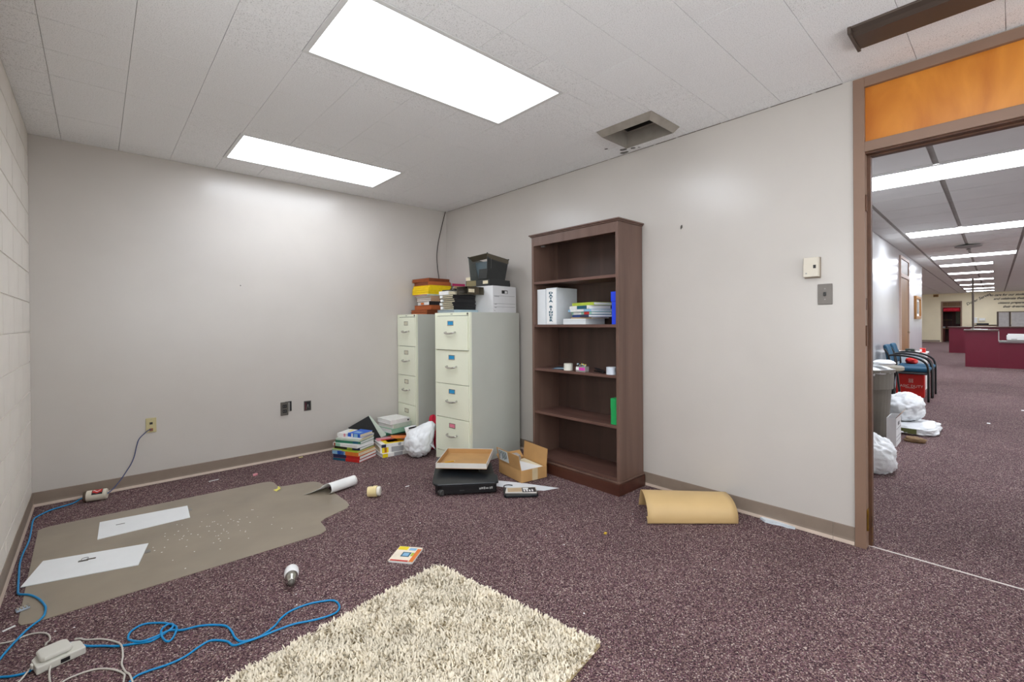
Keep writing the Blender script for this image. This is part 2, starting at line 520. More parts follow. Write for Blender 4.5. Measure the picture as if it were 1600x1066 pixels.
# chipped edges of paint near the floor
for i in range(7):
    zz = 0.03 + i*0.022
    bx('paint_chip', (0.048+0.002*(i % 2), DY1-jf-0.0172, zz, 0.054, DY1-jf-0.0155, zz+0.012+0.004*(i % 3)), BRASS if i < 4 else DARK, door1)
struct(bx('trim_1', (XR+0.048, DY0+jf, 0.0, XR+0.056, DY1-jf, 0.0035), mat('pale_seam', (214,204,198), rough=0.5)), 'pale carpet seam strip in the doorway', 'threshold')
# masking scrap stuck along the base
tag(MB().prism([(0,0),(0.04,-0.030),(0.085,-0.026),(0.12,-0.012),(0.16,-0.016),(0.20,-0.002),(0.13,0.008),(0.07,0.014),(0.02,0.010)], 0.001, 0.016,
    M=T(XR-0.02, 1.10, 0, math.radians(-90))).build('tape_scrap', mat('pale_blue_plastic', (222,230,236), rough=0.35, bump=0.4, bscale=40)), 'pale blue white plastic scrap along the baseboard near the doorway', 'scrap')

# ------------------------------------------------------------------ ceiling fixtures
LENS = emit('fluorescent_lens', (240,246,255), LENS_STRENGTH)
TRIM = mat('white_lamp_trim', (225,225,223), rough=0.45, var=0.01)
def lamp(l, label):
    cx, cy = (l[0]+l[2])/2, (l[1]+l[3])/2
    t = thing('ceiling_light', label, 'ceiling light', (cx, cy, H), group=None)
    hx, hy = (l[2]-l[0])/2, (l[3]-l[1])/2
    fr = MB()
    w = 0.026
    za, zb = -0.004, 0.010
    fr.box(-hx-w, -hy-w, za, hx+w, -hy, zb); fr.box(-hx-w, hy, za, hx+w, hy+w, zb)
    fr.box(-hx-w, -hy, za, -hx, hy, zb); fr.box(hx, -hy, za, hx+w, hy, zb)
    fr.build('frame', TRIM, t, 0.0015)
    bx('lens', (-hx, -hy, 0.001, hx, hy, 0.006), LENS, t)
    return t
lamp(LIGHTS[0], 'recessed fluorescent ceiling light nearest the back wall')
lamp(LIGHTS[1], 'larger looking recessed fluorescent ceiling light in the middle of the office ceiling')
lamp(LIGHTS[2], 'recessed fluorescent ceiling light overhead, outside the picture')

# open duct in the ceiling
DUCT = mat('brown_duct_steel', (150,142,132), rough=0.5, metal=0.1, var=0.08)
DUCTD = mat('dark_duct', (40,36,32), rough=0.7, var=0.2)
t = thing('air_vent', 'open square air vent in the ceiling without its grille', 'vent', ((VENT[0]+VENT[2])/2, (VENT[1]+VENT[3])/2, H))
hx, hy = (VENT[2]-VENT[0])/2-0.002, (VENT[3]-VENT[1])/2-0.002
g = MB()
ox, oy, ix, iy, dz_ = hx, hy, hx-0.030, hy-0.030, -0.040
ring = lambda a, b2, z_: [(-a,-b2,z_),(a,-b2,z_),(a,b2,z_),(-a,b2,z_)]
vs = ring(ox,oy,0.001)+ring(ix,iy,dz_)+ring(ix-.003,iy-.003,dz_)+ring(ix-.003,iy-.003,0.070)
fs = []
for k in range(3):
    for q in range(4):
        fs.append((k*4+q, k*4+(q+1)%4, (k+1)*4+(q+1)%4, (k+1)*4+q))
g.add(vs, fs)
g.build('collar', DUCT, t)
g = MB()
i0 = 0.055
for (a, b2, c, d) in ((-hx, -hy, hx, -hy+i0), (-hx, hy-i0, hx, hy), (-hx, -hy+i0, -hx+i0, hy-i0), (hx-i0, -hy+i0, hx, hy-i0)):
    g.box(a, b2, 0.070, c, d, 0.073)
g.build('inner_flange', DUCT, t)
g = MB()
g.box(-hx+i0, -hy+i0, 0.28, hx-i0, hy-i0, 0.283)
for sx in (-1, 1):
    g.box(min(sx*(hx-i0), sx*(hx-i0+0.003)), -hy+i0, 0.073, max(sx*(hx-i0), sx*(hx-i0+0.003)), hy-i0, 0.283)
    g.box(-hx+i0, min(sx*(hy-i0), sx*(hy-i0+0.003)), 0.073, hx-i0, max(sx*(hy-i0), sx*(hy-i0+0.003)), 0.283)
g.build('duct', DUCTD, t)
for k in range(4):
    MB().box(-0.016, -hy+i0+0.004, -0.001, 0.016, hy-i0-0.004, 0.001, M=T(-hx+0.085+k*0.07, 0, 0.12, 0, 0, 0.7)).build('damper_blade', DUCTD, t)

# dark linear fixture
t = thing('linear_diffuser', 'long dark bronze linear fixture on the ceiling above the doorway', 'ceiling fixture', (2.685, -0.3, H))
g = MB()
pr = [(-0.105, 0.0), (0.105, 0.0), (0.105, -0.012), (0.085, -0.030), (-0.060, -0.030), (-0.075, -0.018), (-0.105, -0.010)]
vs = [(x, -0.85, z) for x, z in pr] + [(x, 0.80, z) for x, z in pr]
n = len(pr)
g.add(vs, [tuple(range(n)), tuple(range(2*n-1, n-1, -1))] + [(i, n+i, n+(i+1) % n, (i+1) % n) for i in range(n)])
g.build('housing', BRONZE, t, 0.002)
bx('end_cap', (-0.107, 0.80, -0.033, 0.107, 0.814, 0.0), BRONZE, t, 0.002)
bx('face_strip', (-0.058, -0.85, -0.032, 0.083, 0.79, -0.0301), BRONZE, t)
for yy in (0.5, -0.2):
    MB().lathe([(0.005, 0), (0.005, 0.003)], 8, M=T(-0.085, yy, -0.0165)).build('screw', DARK, t)

# ------------------------------------------------------------------ wall devices
t = thing('thermostat', 'beige thermostat box on the right wall above the switch plate', 'thermostat', (XR, 0.8055, 1.592))
IVORY = mat('warm_ivory_plastic', (214,206,190), rough=0.45, var=0.02)
bx('back_plate', (-0.008, -0.042, -0.062, 0, 0.042, 0.062), mat('taupe_plastic', (150,136,120), rough=0.5), t, 0.002)
bx('cover', (-0.040, -0.038, -0.056, -0.008, 0.040, 0.060), IVORY, t, 0.004)
bx('lower_cover', (-0.043, -0.037, -0.054, -0.040, 0.039, 0.016), IVORY, t, 0.001)
bx('dial_window', (-0.0438, -0.026, -0.006, -0.043, -0.012, 0.014), DARK, t)
MB().lathe([(0.004, 0), (0.004, 0.001)], 10, M=T(-0.043, 0.024, -0.034, 0, 0, -PI/2)).build('emblem', GREYM, t)
t = thing('switch_plate', 'brushed steel light switch plate on the right wall below the thermostat', 'switch', (XR, 0.744, 1.432))
bx('plate', (-0.006, -0.037, -0.061, 0, 0.037, 0.061), mat('brushed_steel',(120,114,108),rough=.45,metal=.35,var=.05), t, 0.003)
bx('toggle', (-0.015, -0.006, -0.010, -0.006, 0.006, 0.012), DARK, t, 0.001)
for zz in (-0.03, 0.032):
    MB().lathe([(0.0035, 0), (0.0035, 0.0012)], 10, M=T(-0.006, 0, zz, 0, 0, -PI/2)).build('screw', GREYM, t)

JACKM = mat('aged_ivory_plate', (196,184,138), rough=0.5, var=0.04)
t = thing('data_jack', 'aged ivory data jack plate on the back wall with a cable plugged in', 'wall jack', (0.316, YB, 0.479))
bx('plate', (-0.034, -0.006, -0.058, 0.034, 0, 0.058), JACKM, t, 0.002)
bx('port', (-0.010, -0.007, 0.006, 0.010, -0.005, 0.024), DARK, t)
bx('plug', (-0.011, -0.016, -0.046, 0.011, -0.005, -0.024), mat('orange_brown_plug', (150,96,66), rough=0.5), t, 0.001)
bx('screw', (-0.002, -0.0072, 0.044, 0.002, -0.006, 0.048), GREYM, t)
STEELD = mat('dull_steel', (104,100,94), rough=0.4, metal=0.5, var=0.1)
t = thing('power_outlet', 'dull steel duplex outlet on the back wall hanging in front of a dark hole', 'outlet', (1.318, YB, 0.478))
bx('plate', (-0.042, -0.012, -0.062, 0.024, -0.004, 0.064), STEELD, t, 0.002)
bx('mounting_box', (0.0, -0.004, -0.028, 0.056, 0.0, 0.066), DARK, t)
bx('box_edge', (0.024, -0.006, -0.028, 0.040, -0.001, 0.058), GREYM, t)
for zz in (0.024, -0.022):
    r_ = bx('receptacle', (-0.026, -0.0145, zz-0.016, 0.010, -0.012, zz+0.016), DARK, t, 0.003)
    for xx in (-0.016, -0.002):
        bx('slot', (xx-0.001, -0.0150, zz-0.006, xx+0.001, -0.0143, zz+0.006), GREYM, r_)
t = thing('open_wall_box', 'small open junction box in the back wall with loose wires', 'junction box', (1.521, YB, 0.480))
g = MB()
g.box(-0.034, -0.004, -0.048, -0.026, 0, 0.048); g.box(0.026, -0.004, -0.048, 0.034, 0, 0.048)
g.box(-0.026, -0.004, 0.041, 0.026, 0, 0.048); g.box(-0.026, -0.004, -0.048, 0.026, 0, -0.041)
g.build('rim', STEELD, t, 0.001)
bx('recess', (-0.026, -0.0015, -0.041, 0.026, -0.0005, 0.041), DARK, t)
MB().tube(bez([(-0.012,-0.003,-0.035),(-0.004,-0.010,0.0),(0.004,-0.006,0.012),(0.014,-0.004,-0.03)]), 0.0028, 6).build('wire', GREYM, t)
bx('red_cover', (-0.026, -0.006, -0.041, -0.012, -0.0015, 0.036), mat('maroon_plastic', (74,20,32), rough=0.5), t)
tag(MB().lathe([(0.0045, 0), (0.0045, 0.003), (0.002, 0.003), (0.002, 0.012)], 8, M=T(0.955, YB, 1.63, 0, PI/2)).build('nail', DARK), 'small dark nail head in the middle of the back wall', 'nail')
t = thing('wall_hook', 'tiny dark hook on the right wall beside the bookcase', 'hook', (XR, 1.63, 1.965))
MB().tube(bez([(0,0,0.012),(-0.010,0,0.010),(-0.014,0,-0.004),(-0.008,0,-0.012)]), 0.003, 6).build('hook', STEELD, t)
bx('plate', (-0.002, -0.005, -0.004, 0, 0.005, 0.018), STEELD, t)

# coax cable hanging in the corner
tag(MB().tube(bez([(3.144,4.640,2.632),(3.106,4.645,2.494),(3.077,4.646,2.383),(3.040,4.646,2.24),(3.02,4.645,2.084),(3.028,4.644,1.932),(3.045,4.642,1.81),(3.05,4.642,1.62),(3.06,4.642,1.42)]), 0.0042, 8).build('coax_cable', mat('black_rubber', (40,32,26), rough=0.6), smooth=True),
    'thin dark cable hanging down the corner behind the filing cabinets', 'cable')

# ------------------------------------------------------------------ filing cabinets
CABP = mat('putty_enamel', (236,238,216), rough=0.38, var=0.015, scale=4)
CABS = mat('putty_enamel_shaded', (200,202,192), rough=0.42, var=0.015, scale=4)  # front enamel again, with the shade of the sides put into its colour
CABD = mat('drawer_gap', (60,60,52), rough=0.8)
CHROME = mat('worn_chrome', (196,194,186), rough=0.25, metal=0.9, var=0.05)
def filing_cabinet(label, loc, rotz, wd, dp, ht, cards, open_top):
    t = thing('filing_cabinet', label, 'cabinet', loc, rotz, 'filing cabinets in the corner')
    hx, hy = dp/2, wd/2
    g = MB()
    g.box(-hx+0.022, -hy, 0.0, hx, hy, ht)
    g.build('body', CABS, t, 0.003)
    # front frame around the drawers
    f = MB()
    f.box(-hx, -hy, 0.0, -hx+0.022, -hy+0.018, ht); f.box(-hx, hy-0.018, 0.0, -hx+0.022, hy, ht)
    f.box(-hx, -hy+0.018, 0.0, -hx+0.022, hy-0.018, 0.082); f.box(-hx, -hy+0.018, ht-0.028, -hx+0.022, hy-0.018, ht)
    f.build('front_frame', CABP, t, 0.0015)
    bx('drawer_cavity', (-hx+0.016, -hy+0.018, 0.082, -hx+0.0215, hy-0.018, ht-0.028), CABD, t)
    dh = (ht-0.028-0.086)/4
    for k in range(4):
        z0 = 0.086+k*dh; z1 = z0+dh-0.005
        fw = -hx-0.004
        if k == 3 and open_top: fw -= 0.012
        d = bx('drawer', (fw, -hy+0.021, z0, -hx+0.016, hy-0.021, z1), CABP, t, 0.002)
        d.location = (0, 0, 0)
        zc = z0 + dh*0.78
        h_ = MB()
        hw, hh = 0.042, 0.022
        h_.box(fw-0.004, -hw, zc-hh, fw, hw, zc-hh+0.006); h_.box(fw-0.004, -hw, zc+hh-0.006, fw, hw, zc+hh)
        h_.box(fw-0.004, -hw, zc-hh+0.006, fw, -hw+0.006, zc+hh-0.006); h_.box(fw-0.004, hw-0.006, zc-hh+0.006, fw, hw, zc+hh-0.006)
        h_.build('card_holder', CHROME, d, 0.001)
        bx('card', (fw-0.0015, -hw+0.006, zc-hh+0.006, fw-0.0003, hw-0.006, zc+hh-0.006), cards[k], d)
        zp = z0 + dh*0.50
        p = MB()
        p.tube(bez([(fw, -0.062, zp+0.004), (fw-0.022, -0.060, zp), (fw-0.030, -0.03, zp-0.006), (fw-0.032, 0, zp-0.008), (fw-0.030, 0.03, zp-0.006), (fw-0.022, 0.060, zp), (fw, 0.062, zp+0.004)]), [0.011]+[0.008]*6*6, 8)
        p.build('handle', CHROME, d, smooth=True)
        bx('pull_recess', (fw-0.0006, -0.045, zp-0.030, fw+0.0004, 0.045, zp-0.002), CABP, d)
    MB().lathe([(0.010, 0), (0.010, 0.004), (0.004, 0.005)], 14, M=T(-hx, -hy+0.028, ht-0.014, 0, 0, -PI/2)).build('lock', STEELD, t)
    bx('maker_plate', (-hx-0.0008, -0.012, ht-0.018, -hx, 0.018, ht-0.011), GREYM, t)
    return t
BLUEC = mat('blue_card', (40,150,204), rough=0.6, var=0.05, scale=60)
PINKC = mat('pink_card', (226,128,150), rough=0.6, var=0.08, scale=60)
BEIGEC = mat('manila_card', (206,200,176), rough=0.7, var=0.05, scale=60)
CW, CD, CH = 0.48, 0.68, 1.376
ca, sa = 0.99375, 0.11667
def cab2(fx, fy):
    """point on the near cabinet: fx back from its front, fy from its left edge"""
    return (2.392 + sa*fy + ca*fx, 3.721 - ca*fy + sa*fx)
C2R = math.atan2(sa, ca)
cc = cab2(CD/2, CW/2)
filing_cabinet('putty coloured filing cabinet with blue and pink drawer cards, beside the bookcase', (cc[0], cc[1], 0), C2R, CW, CD, CH, [PINKC, BLUEC, BLUEC, BLUEC], True)
filing_cabinet('putty coloured filing cabinet with blank drawer cards, tight in the corner', (2.494+CD/2-0.008, 4.446, 0), 0, 0.40, 0.665, 1.376, [BEIGEC]*4, False)

# ------------------------------------------------------------------ bookcase
BWOOD = wood_mat('dark_walnut_veneer', (92,68,58), (118,92,80), 0.42, 0.6, (1,1,0.1))
BWOODD = wood_mat('dark_walnut_shelf', (82,54,46), (112,82,72), 0.45, 0.8, (1,0.15,1))
BX0, BX1, BY0, BY1, BHT = 2.835, 3.158, 1.952, 2.852, 2.045
bk = thing('bookcase', 'tall dark walnut bookcase with five open shelves against the right wall', 'bookcase', ((BX0+BX1)/2, (BY0+BY1)/2, 0))
hx, hy = (BX1-BX0)/2, (BY1-BY0)/2
bx('side_panel', (-hx, -hy, 0, hx, -hy+0.024, BHT-0.022), BWOOD, bk, 0.0015)
bx('side_panel', (-hx, hy-0.024, 0, hx, hy, BHT-0.022), BWOOD, bk, 0.0015)
bx('back_panel', (hx-0.006, -hy+0.024, 0.02, hx, hy-0.024, BHT-0.022), wood_mat('shaded_walnut_back', (64,46,39), (84,63,54), 0.5, 0.6, (1,1,0.1)), bk)  # shade of the bookcase interior is put into this darker back colour
SH = [0.122, 0.508, 0.882, 1.260, 1.632]
for k, zt in enumerate(SH):
    bx('shelf', (-hx+(0.004 if k else 0.0), -hy+0.0245, zt-0.022, hx-0.0065, hy-0.0245, zt), BWOODD, bk, 0.0015)
bx('fascia', (-hx, -hy+0.0242, BHT-0.022-0.078, -hx+0.02, hy-0.0242, BHT-0.0222), BWOOD, bk, 0.001)
bx('top_board', (-hx+0.0205, -hy+0.0245, BHT-0.044, hx-0.0065, hy-0.0245, BHT-0.0222), BWOOD, bk)
g = MB()
for (o, za, zb) in ((0.010, -0.0218, -0.012), (0.020, -0.012, 0.0)):
    g.box(-hx-o, -hy-o, BHT+za, hx, hy+o, BHT+zb)
g.build('crown', BWOOD, bk, 0.003)
g = MB()
o = 0.026
g.box(-hx-o, -hy-0.016, 0, -hx-0.0002, hy+0.016, 0.085); g.box(-hx-0.0002, -hy-0.016, 0, hx, -hy-0.0002, 0.085); g.box(-hx-0.0002, hy+0.0002, 0, hx, hy+0.016, 0.085)
PLINTHW = wood_mat('dark_red_plinth', (66,36,28), (90,54,42), 0.3, 0.6, (1,0.12,1))  # plinth toned darker and redder than the case
g.build('plinth', PLINTHW, bk, 0.002)
g = MB()
o = 0.018
g.box(-hx-o, -hy-0.010, 0.0852, -hx-0.0002, hy+0.010, 0.100); g.box(-hx-0.0002, -hy-0.010, 0.0852, hx, -hy-0.0002, 0.100); g.box(-hx-0.0002, hy+0.0002, 0.0852, hx, hy+0.010, 0.100)
g.build('plinth_moulding', BWOOD, bk, 0.004)
bx('shelf_clip', (-hx+0.03, hy-0.12, BHT-0.112, -hx+0.05, hy-0.085, BHT-0.101), GREYM, bk)

# ------------------------------------------------------------------ books and folders
def book(label, w, d, h, cover, pages=CREAM, loc=(0,0,0), rotz=0.0, group=None, bands=(), rot=None, name='book', cat='book', topband=None, hard=0.003):
    """spine along local y on the -x side; w across, d along the spine, h thick"""
    t = thing(name, label, cat, loc, rotz, group, rot)
    tk = min(hard, h*0.2)
    g = MB()
    g.box(-w/2, -d/2, 0, w/2, d/2, tk); g.box(-w/2, -d/2, h-tk, w/2, d/2, h); g.box(-w/2, -d/2, tk, -w/2+tk, d/2, h-tk)
    c = g.build('cover', cover, t, min(0.0012, tk*0.3))
    bx('page_block', (-w/2+tk, -d/2+0.004, tk, w/2-0.004, d/2-0.004, h-tk), pages, t)
    for (a, b2, m) in bands:
        bx('spine_band', (-w/2-0.0006, -d/2+a*d, 0.0005, -w/2+0.0005, -d/2+b2*d, h-0.0005), m, c)
    if topband:
        for (a0, b0, a1, b1, m) in topband:
            bx('cover_print', (-w/2+a0*w, -d/2+b0*d, h-0.0004, -w/2+a1*w, -d/2+b1*d, h+0.0006), m, c)
    return t
def cm(name, rgb, rough=0.45):
    return mat(name, rgb, rough=rough, var=0.05, scale=25)
C = dict(red=cm('red_cover',(196,40,36)), orange=cm('orange_cover',(222,120,44)), teal=cm('teal_cover',(24,86,110)), navy=cm('navy_cover',(34,40,74)),
    blue=cm('blue_cover',(24,92,196)), green=cm('green_cover',(40,110,84)), lime=cm('lime_cover',(172,190,60)), yellow=cm('yellow_cover',(240,214,30)),
    white=cm('white_cover',(232,230,226)), grey=cm('grey_cover',(160,160,160)), black=cm('black_cover',(30,28,30)), brown=cm('brown_cover',(112,54,30)),
    rust=cm('rust_cover',(158,78,48)), magenta=cm('magenta_cover',(190,40,100)), pale=cm('pale_green_cover',(196,208,192)), sky=cm('sky_cover',(140,186,216)),
    deep=cm('deep_blue_cover',(30,60,130)), pink=cm('pink_cover',(214,140,150)), tan=cm('tan_cover',(190,160,120)), vgreen=cm('bright_green_cover',(24,160,84)), mint=cm('mint_cover',(150,196,170)))

# front book stack on the floor
SX, SY, SR = 1.815, 4.235, math.radians(27)
def stk(dx, dy): # offset in the stack frame
    return (SX+dx*math.cos(SR)-dy*math.sin(SR), SY+dx*math.sin(SR)+dy*math.cos(SR))
zz = 0.001
G1 = 'books in the tall stack on the floor'
spec1 = [
 ('bottom textbook of the tall floor stack, teal and bright red spine', .250,.300,.026, C['red'], PAPER, ((.52,1,C['teal']),), 0, 0, 0),
 ('second textbook from the bottom of the tall stack, navy and orange red spine', .250,.300,.030, C['rust'], PAPER, ((.5,1,C['navy']),(0,.5,C['red'])), .004, .002, 1),
 ('third textbook from the bottom of the tall stack, light blue and amber spine', .245,.305,.034, C['orange'], CREAM, ((.5,1,C['sky']),(.55,.8,C['blue'])), -.004, .006, -1),
 ('thin lime edged book in the lower half of the tall floor stack', .235,.305,.010, C['lime'], CREAM, ((.6,1,C['mint']),), -.008, .012, -2),
 ('dark navy and green book in the middle of the tall floor stack', .215,.290,.026, C['navy'], PAPER, ((.55,1,C['black']),(.3,.5,C['lime'])), .012, .014, 1),
 ('white spined book in the middle of the tall floor stack', .235,.290,.030, C['white'], PAPER, ((.7,.9,C['mint']),(.9,.97,C['rust'])), .0, .012, -3),
 ('dark green hardback in the upper half of the tall floor stack', .225,.275,.024, C['green'], PAPER, ((.1,.3,C['teal']),), .016, .010, 4),
 ('pale grey green book near the top of the tall floor stack', .220,.265,.018, C['pale'], CREAM, (), .012, .006, 2),
 ('thin white and cream book right under the blue paperback', .215,.255,.012, C['white'], C['tan'], (), .02, .0, 6),
]
for lb, w, d, h, cv, pg, bd, dx, dy, da in spec1:
    p = stk(dx, dy)
    book(lb, w, d, h, cv, pg, (p[0], p[1], zz), SR+math.radians(da), G1, bd)
    zz += h+0.0006
p = stk(0.012, -0.055)
b = book('bright blue paperback on top of the tall floor stack', .170,.150,.034, C['blue'], CREAM, (p[0],p[1],zz), SR+math.radians(-4), G1, ((.58,.72,C['white']),(.2,.5,C['sky'])), topband=((.2,.25,.5,.75,C['sky']),(.35,.3,.42,.7,C['white'])))
p = stk(0.0, 0.086)
book('white paperback with worn spine on top of the tall stack, behind the blue one', .170,.105,.030, C['white'], PAPER, (p[0],p[1],zz), SR+math.radians(3), G1, ((.1,.3,C['pink']),))
p = stk(0.03, 0.06)
tag(MB().prism([(0,0),(.05,.005),(.048,.03),(.002,.028)],0,.0012,M=T(p[0]-.02,p[1]-.02,zz+.0306,.4)).build('sticky_note', C['yellow']), 'yellow paper flag lying on the tall floor stack', 'note')

# second low stack
G2 = 'books in the low stack beside the plastic bag'
S2X, S2Y, S2R = 2.155, 4.155, math.radians(80)
zz = 0.001
for lb, w, d, h, cv, pg, bd, da in [
 ('bottom book of the low stack, white spine with bright yellow edge', .270,.285,.036, C['white'], PAPER, ((.82,1,C['yellow']),(.3,.6,C['grey'])), 4),
 ('thick middle book of the low stack with a yellow square on its white spine', .240,.280,.052, C['white'], CREAM, ((.72,.94,C['yellow']),(.78,.86,C['orange']),(.2,.62,C['grey'])), -3),
 ('top book of the low stack with orange and yellow cover', .230,.275,.030, C['white'], PAPER, ((.84,1,C['navy']),(.3,.4,C['grey'])), 1)]:
    tb = ((.05,.15,.95,.85,C['yellow']),(.25,.3,.8,.7,C['orange']),(.4,.4,.65,.6,C['red'])) if 'top book' in lb else None
    book(lb, w, d, h, cv, pg, (S2X, S2Y, zz), S2R+math.radians(da), G2, bd, topband=tb)
    zz += h+0.0006
# black ring binder leaning behind the stacks
t = thing('ring_binder', 'open black ring binder leaning between the book stacks and the back wall', 'binder', (2.060, 4.405, 0.056), rot=(math.radians(-8), math.radians(-28), math.radians(-24)))
BKV = mat('black_vinyl_binder', (20,22,22), rough=.65, var=.12, scale=14)
bx('front_cover', (-.11, -.004, 0, .11, 0, .26), BKV, t, 0.001)
bx('spine', (-.115, -.004, 0, -.1105, .04, .26), BKV, t, 0.001)
bx('page_block', (-.10, .003, .008, .095, .030, .25), PAPER, t)
MB().prism([(.0,.0),(.26,.0),(.26,.012),(.0,.060)], -.0022, -.0006, M=Matrix(((0,1,0,.109),(0,0,1,.004),(1,0,0,0),(0,0,0,1)))).build('inside_cover', C['pale'], t)
for kz in (.07, .13, .19):
    MB().tube(bez([(-.10,-.005,kz),(-.09,-.016,kz),(-.078,-.005,kz)]), .003, 6).build('ring', CHROME, t)
bx('label_slot', (-.1158, .006, .15, -.1150, .034, .24), PAPER, t)

# messy pile in front of the far cabinet
G3 = 'papers and binders heaped before the far cabinet'
zz = 0.001
for i, (nm, cv, w, d, h, rz) in enumerate([('dark hardback at the bottom of the heap before the corner cabinet', C['black'], .19,.24,.045, 80), ('navy hardback in the heap before the corner cabinet', C['navy'], .19,.24,.04, 86), ('rust brown book in the heap under the pale green binders', C['rust'], .18,.23,.035, 94), ('dark green book directly under the pale green binders', C['green'], .19,.24,.03, 88)]):
    book(nm, w, d, h, cv, PAPER, (2.312, 4.43, zz), math.radians(rz), G3); zz += h+.0006
for i, (lb, cv, h, rz, dx) in enumerate([('lowest of three pale green binders heaped before the corner cabinet', C['mint'], .048, 97, 0), ('middle one of three pale green binders heaped before the corner cabinet', C['pale'], .045, 101, .008), ('top white binder with dark ring hole heaped before the corner cabinet', C['white'], .042, 95, -.006)]):
    b = book(lb, .25, .235, h, cv, PAPER, (2.312+dx, 4.40, zz), math.radians(rz), G3, (), name='ring_binder', cat='binder')
    if i == 2:
        MB().lathe([(.009,0),(.009,.002)],14,M=T(-.126,-.095,h/2,0,0,-PI/2)).build('finger_hole', DARK, b)
    zz += h+.0008
book('orange book slumped against the low stack by the plastic bag', .12, .19, .022, C['orange'], CREAM, (2.225, 4.105, .1405), 0, None, (), rot=(math.radians(6), math.radians(9), math.radians(68)))
book('pinkish red booklet wedged behind the orange book', .10, .17, .010, C['pink'], PAPER, (2.125, 4.235, .1225), 0, None, ((.2,.8,C['red']),), rot=(0, math.radians(3), math.radians(75)))
t = thing('magazine', 'striped black and white magazine between orange book and plastic bag', 'magazine', (2.395, 4.155, .115), rot=(math.radians(66), 0, math.radians(10)))
rows = [[(-.075+.15*i/8, -.11+.22*j/6, .018*math.sin(PI*i/8)) for j in range(7)] for i in range(9)]
MB().sheet(rows).build('pages', PAPER, t, solid=.004, smooth=True)
for k in range(5):
    rows = [[(-.075+.15*i/8, -.08+.04*k+.016*j, .0027+.018*math.sin(PI*i/8)) for j in range(2)] for i in range(2, 9)]
    MB().sheet(rows).build('printed_stripe', C['navy'] if k % 2 else C['black'], t, solid=.0008)
book('blue folder edge showing behind the plastic bag', .16, .05, .02, C['deep'], PAPER, (2.475, 4.14, .082), 0, None, (), rot=(0, math.radians(90), math.radians(5)), name='folder', cat='folder')

# ------------------------------------------------------------------ soft bags
def bag_mesh(name, c, r, m, parent=None, seed=0, amp=0.16, fold=0.05, lobes=(), crease=0.10, nu=72, nv=48, power=2.4):
    """crumpled plastic bag: superellipsoid with creases, flattened on the floor"""
    vs = []; fs = []
    off = Vector((seed*3.1, seed*1.7, seed*2.3))
    for j in range(nv+1):
        th = PI*j/nv
        for i in range(nu):
            ph = 2*PI*i/nu
            d = Vector((math.sin(th)*math.cos(ph), math.sin(th)*math.sin(ph), math.cos(th)))
            q = (abs(d.x)**power+abs(d.y)**power+abs(d.z)**power)**(-1/power)
            p = Vector((d.x*q*r[0], d.y*q*r[1], d.z*q*r[2]))
            k = 1+amp*noise.noise(d*1.6+off)
            a = noise.noise(Vector((d.x*5,d.y*5,d.z*2.2))+off*1.3)
            b_ = noise.noise(Vector((d.x*11,d.y*11,d.z*6))+off)
            k += fold*(1-2*abs(a))+fold*0.5*(1-2*abs(b_))
            vd = noise.voronoi(Vector((d.x*1.9,d.y*1.9,d.z*1.5))+off*.7)[0]
            k -= crease*math.exp(-(vd[1]-vd[0])*9)
            p *= k
            for (ld, la, ls) in lobes:
                w = max(0, d.dot(Vector(ld).normalized()))**ls
                p += Vector(ld)*la*w
            p += Vector(c)
            if p.z < 0.002: p.z = 0.002
            vs.append(tuple(p))
    for j in range(nv):
        for i in range(nu):
            fs.append((j*nu+i, (j+1)*nu+i, (j+1)*nu+(i+1)%nu, j*nu+(i+1)%nu))
    return MB().add(vs, fs).build(name, m, parent, smooth=True)
def poly_mat():
    m = mat('white_poly_film', (236,238,240), rough=0.3, var=0.02, scale=10, bump=0.55, bscale=22)
    b = m.node_tree.nodes['Principled BSDF']
    b.inputs['Subsurface Weight'].default_value = 0.25
    b.inputs['Subsurface Radius'].default_value = (0.03,0.03,0.03)
    return m
FILM = poly_mat()
t = thing('plastic_bag', 'stuffed white plastic bag on the floor against the filing cabinets', 'bag', (2.285, 3.872, 0))
bag_mesh('film', (0,0,.125), (.120,.125,.125), FILM, t, seed=2, amp=.10, fold=.05, lobes=(((.45,-.35,.82),.11,3.0),))
g = MB()
for k in range(5):
    g.tube(bez([(.07+.012*k,-.045-.01*k,.25+.01*k),(.05+.016*k,-.09,.17-.012*k),(.08+.01*k,-.118,.10-.01*k)]), .0028, 6)
g.build('twisted_neck', FILM, t, smooth=True)
red = thing('red_cloth', 'red cloth showing between the plastic bag and the gap of the cabinets', 'cloth', (2.515, 3.965, 0.0))
bag_mesh('fabric', (0,0,.17), (.045,.05,.175), mat('red_fabric',(206,30,60),rough=.8,bump=.3), red, seed=5, amp=.12, fold=.05)

# ------------------------------------------------------------------ things on top of the far cabinet
def folder_stack(label, loc, rotz, w, d, h, cover, n=3, pages=CREAM, group=None, name='file_folder', sag=0.0, jit=0.006, seed=1):
    """a thick folder: alternating cover and paper leaves, front to -x"""
    rr = random.Random(seed)
    t = thing(name, label, 'folder', loc, rotz, group)
    lh = h/n
    for k in range(n):
        a = rr.uniform(-jit, jit); b2 = rr.uniform(-jit, jit)
        z0 = k*lh
        g = MB()
        tk = min(.0022, lh*.22)
        g.box(-w/2+a, -d/2+b2, z0, w/2+a, d/2+b2, z0+tk); g.box(-w/2+a, -d/2+b2, z0+lh-tk-.0004, w/2+a, d/2+b2, z0+lh-.0004)
        g.box(-w/2+a, -d/2+b2, z0+tk, w/2+a, -d/2+b2+tk, z0+lh-tk-.0004)
        g.build('cover', cover, t)
        bx('paper_block', (-w/2+a+.006, -d/2+b2+tk, z0+tk, w/2+a-.004, d/2+b2-.008, z0+lh-tk-.0004), pages, t)
    return t
GC = 'folders stacked on the corner cabinet'
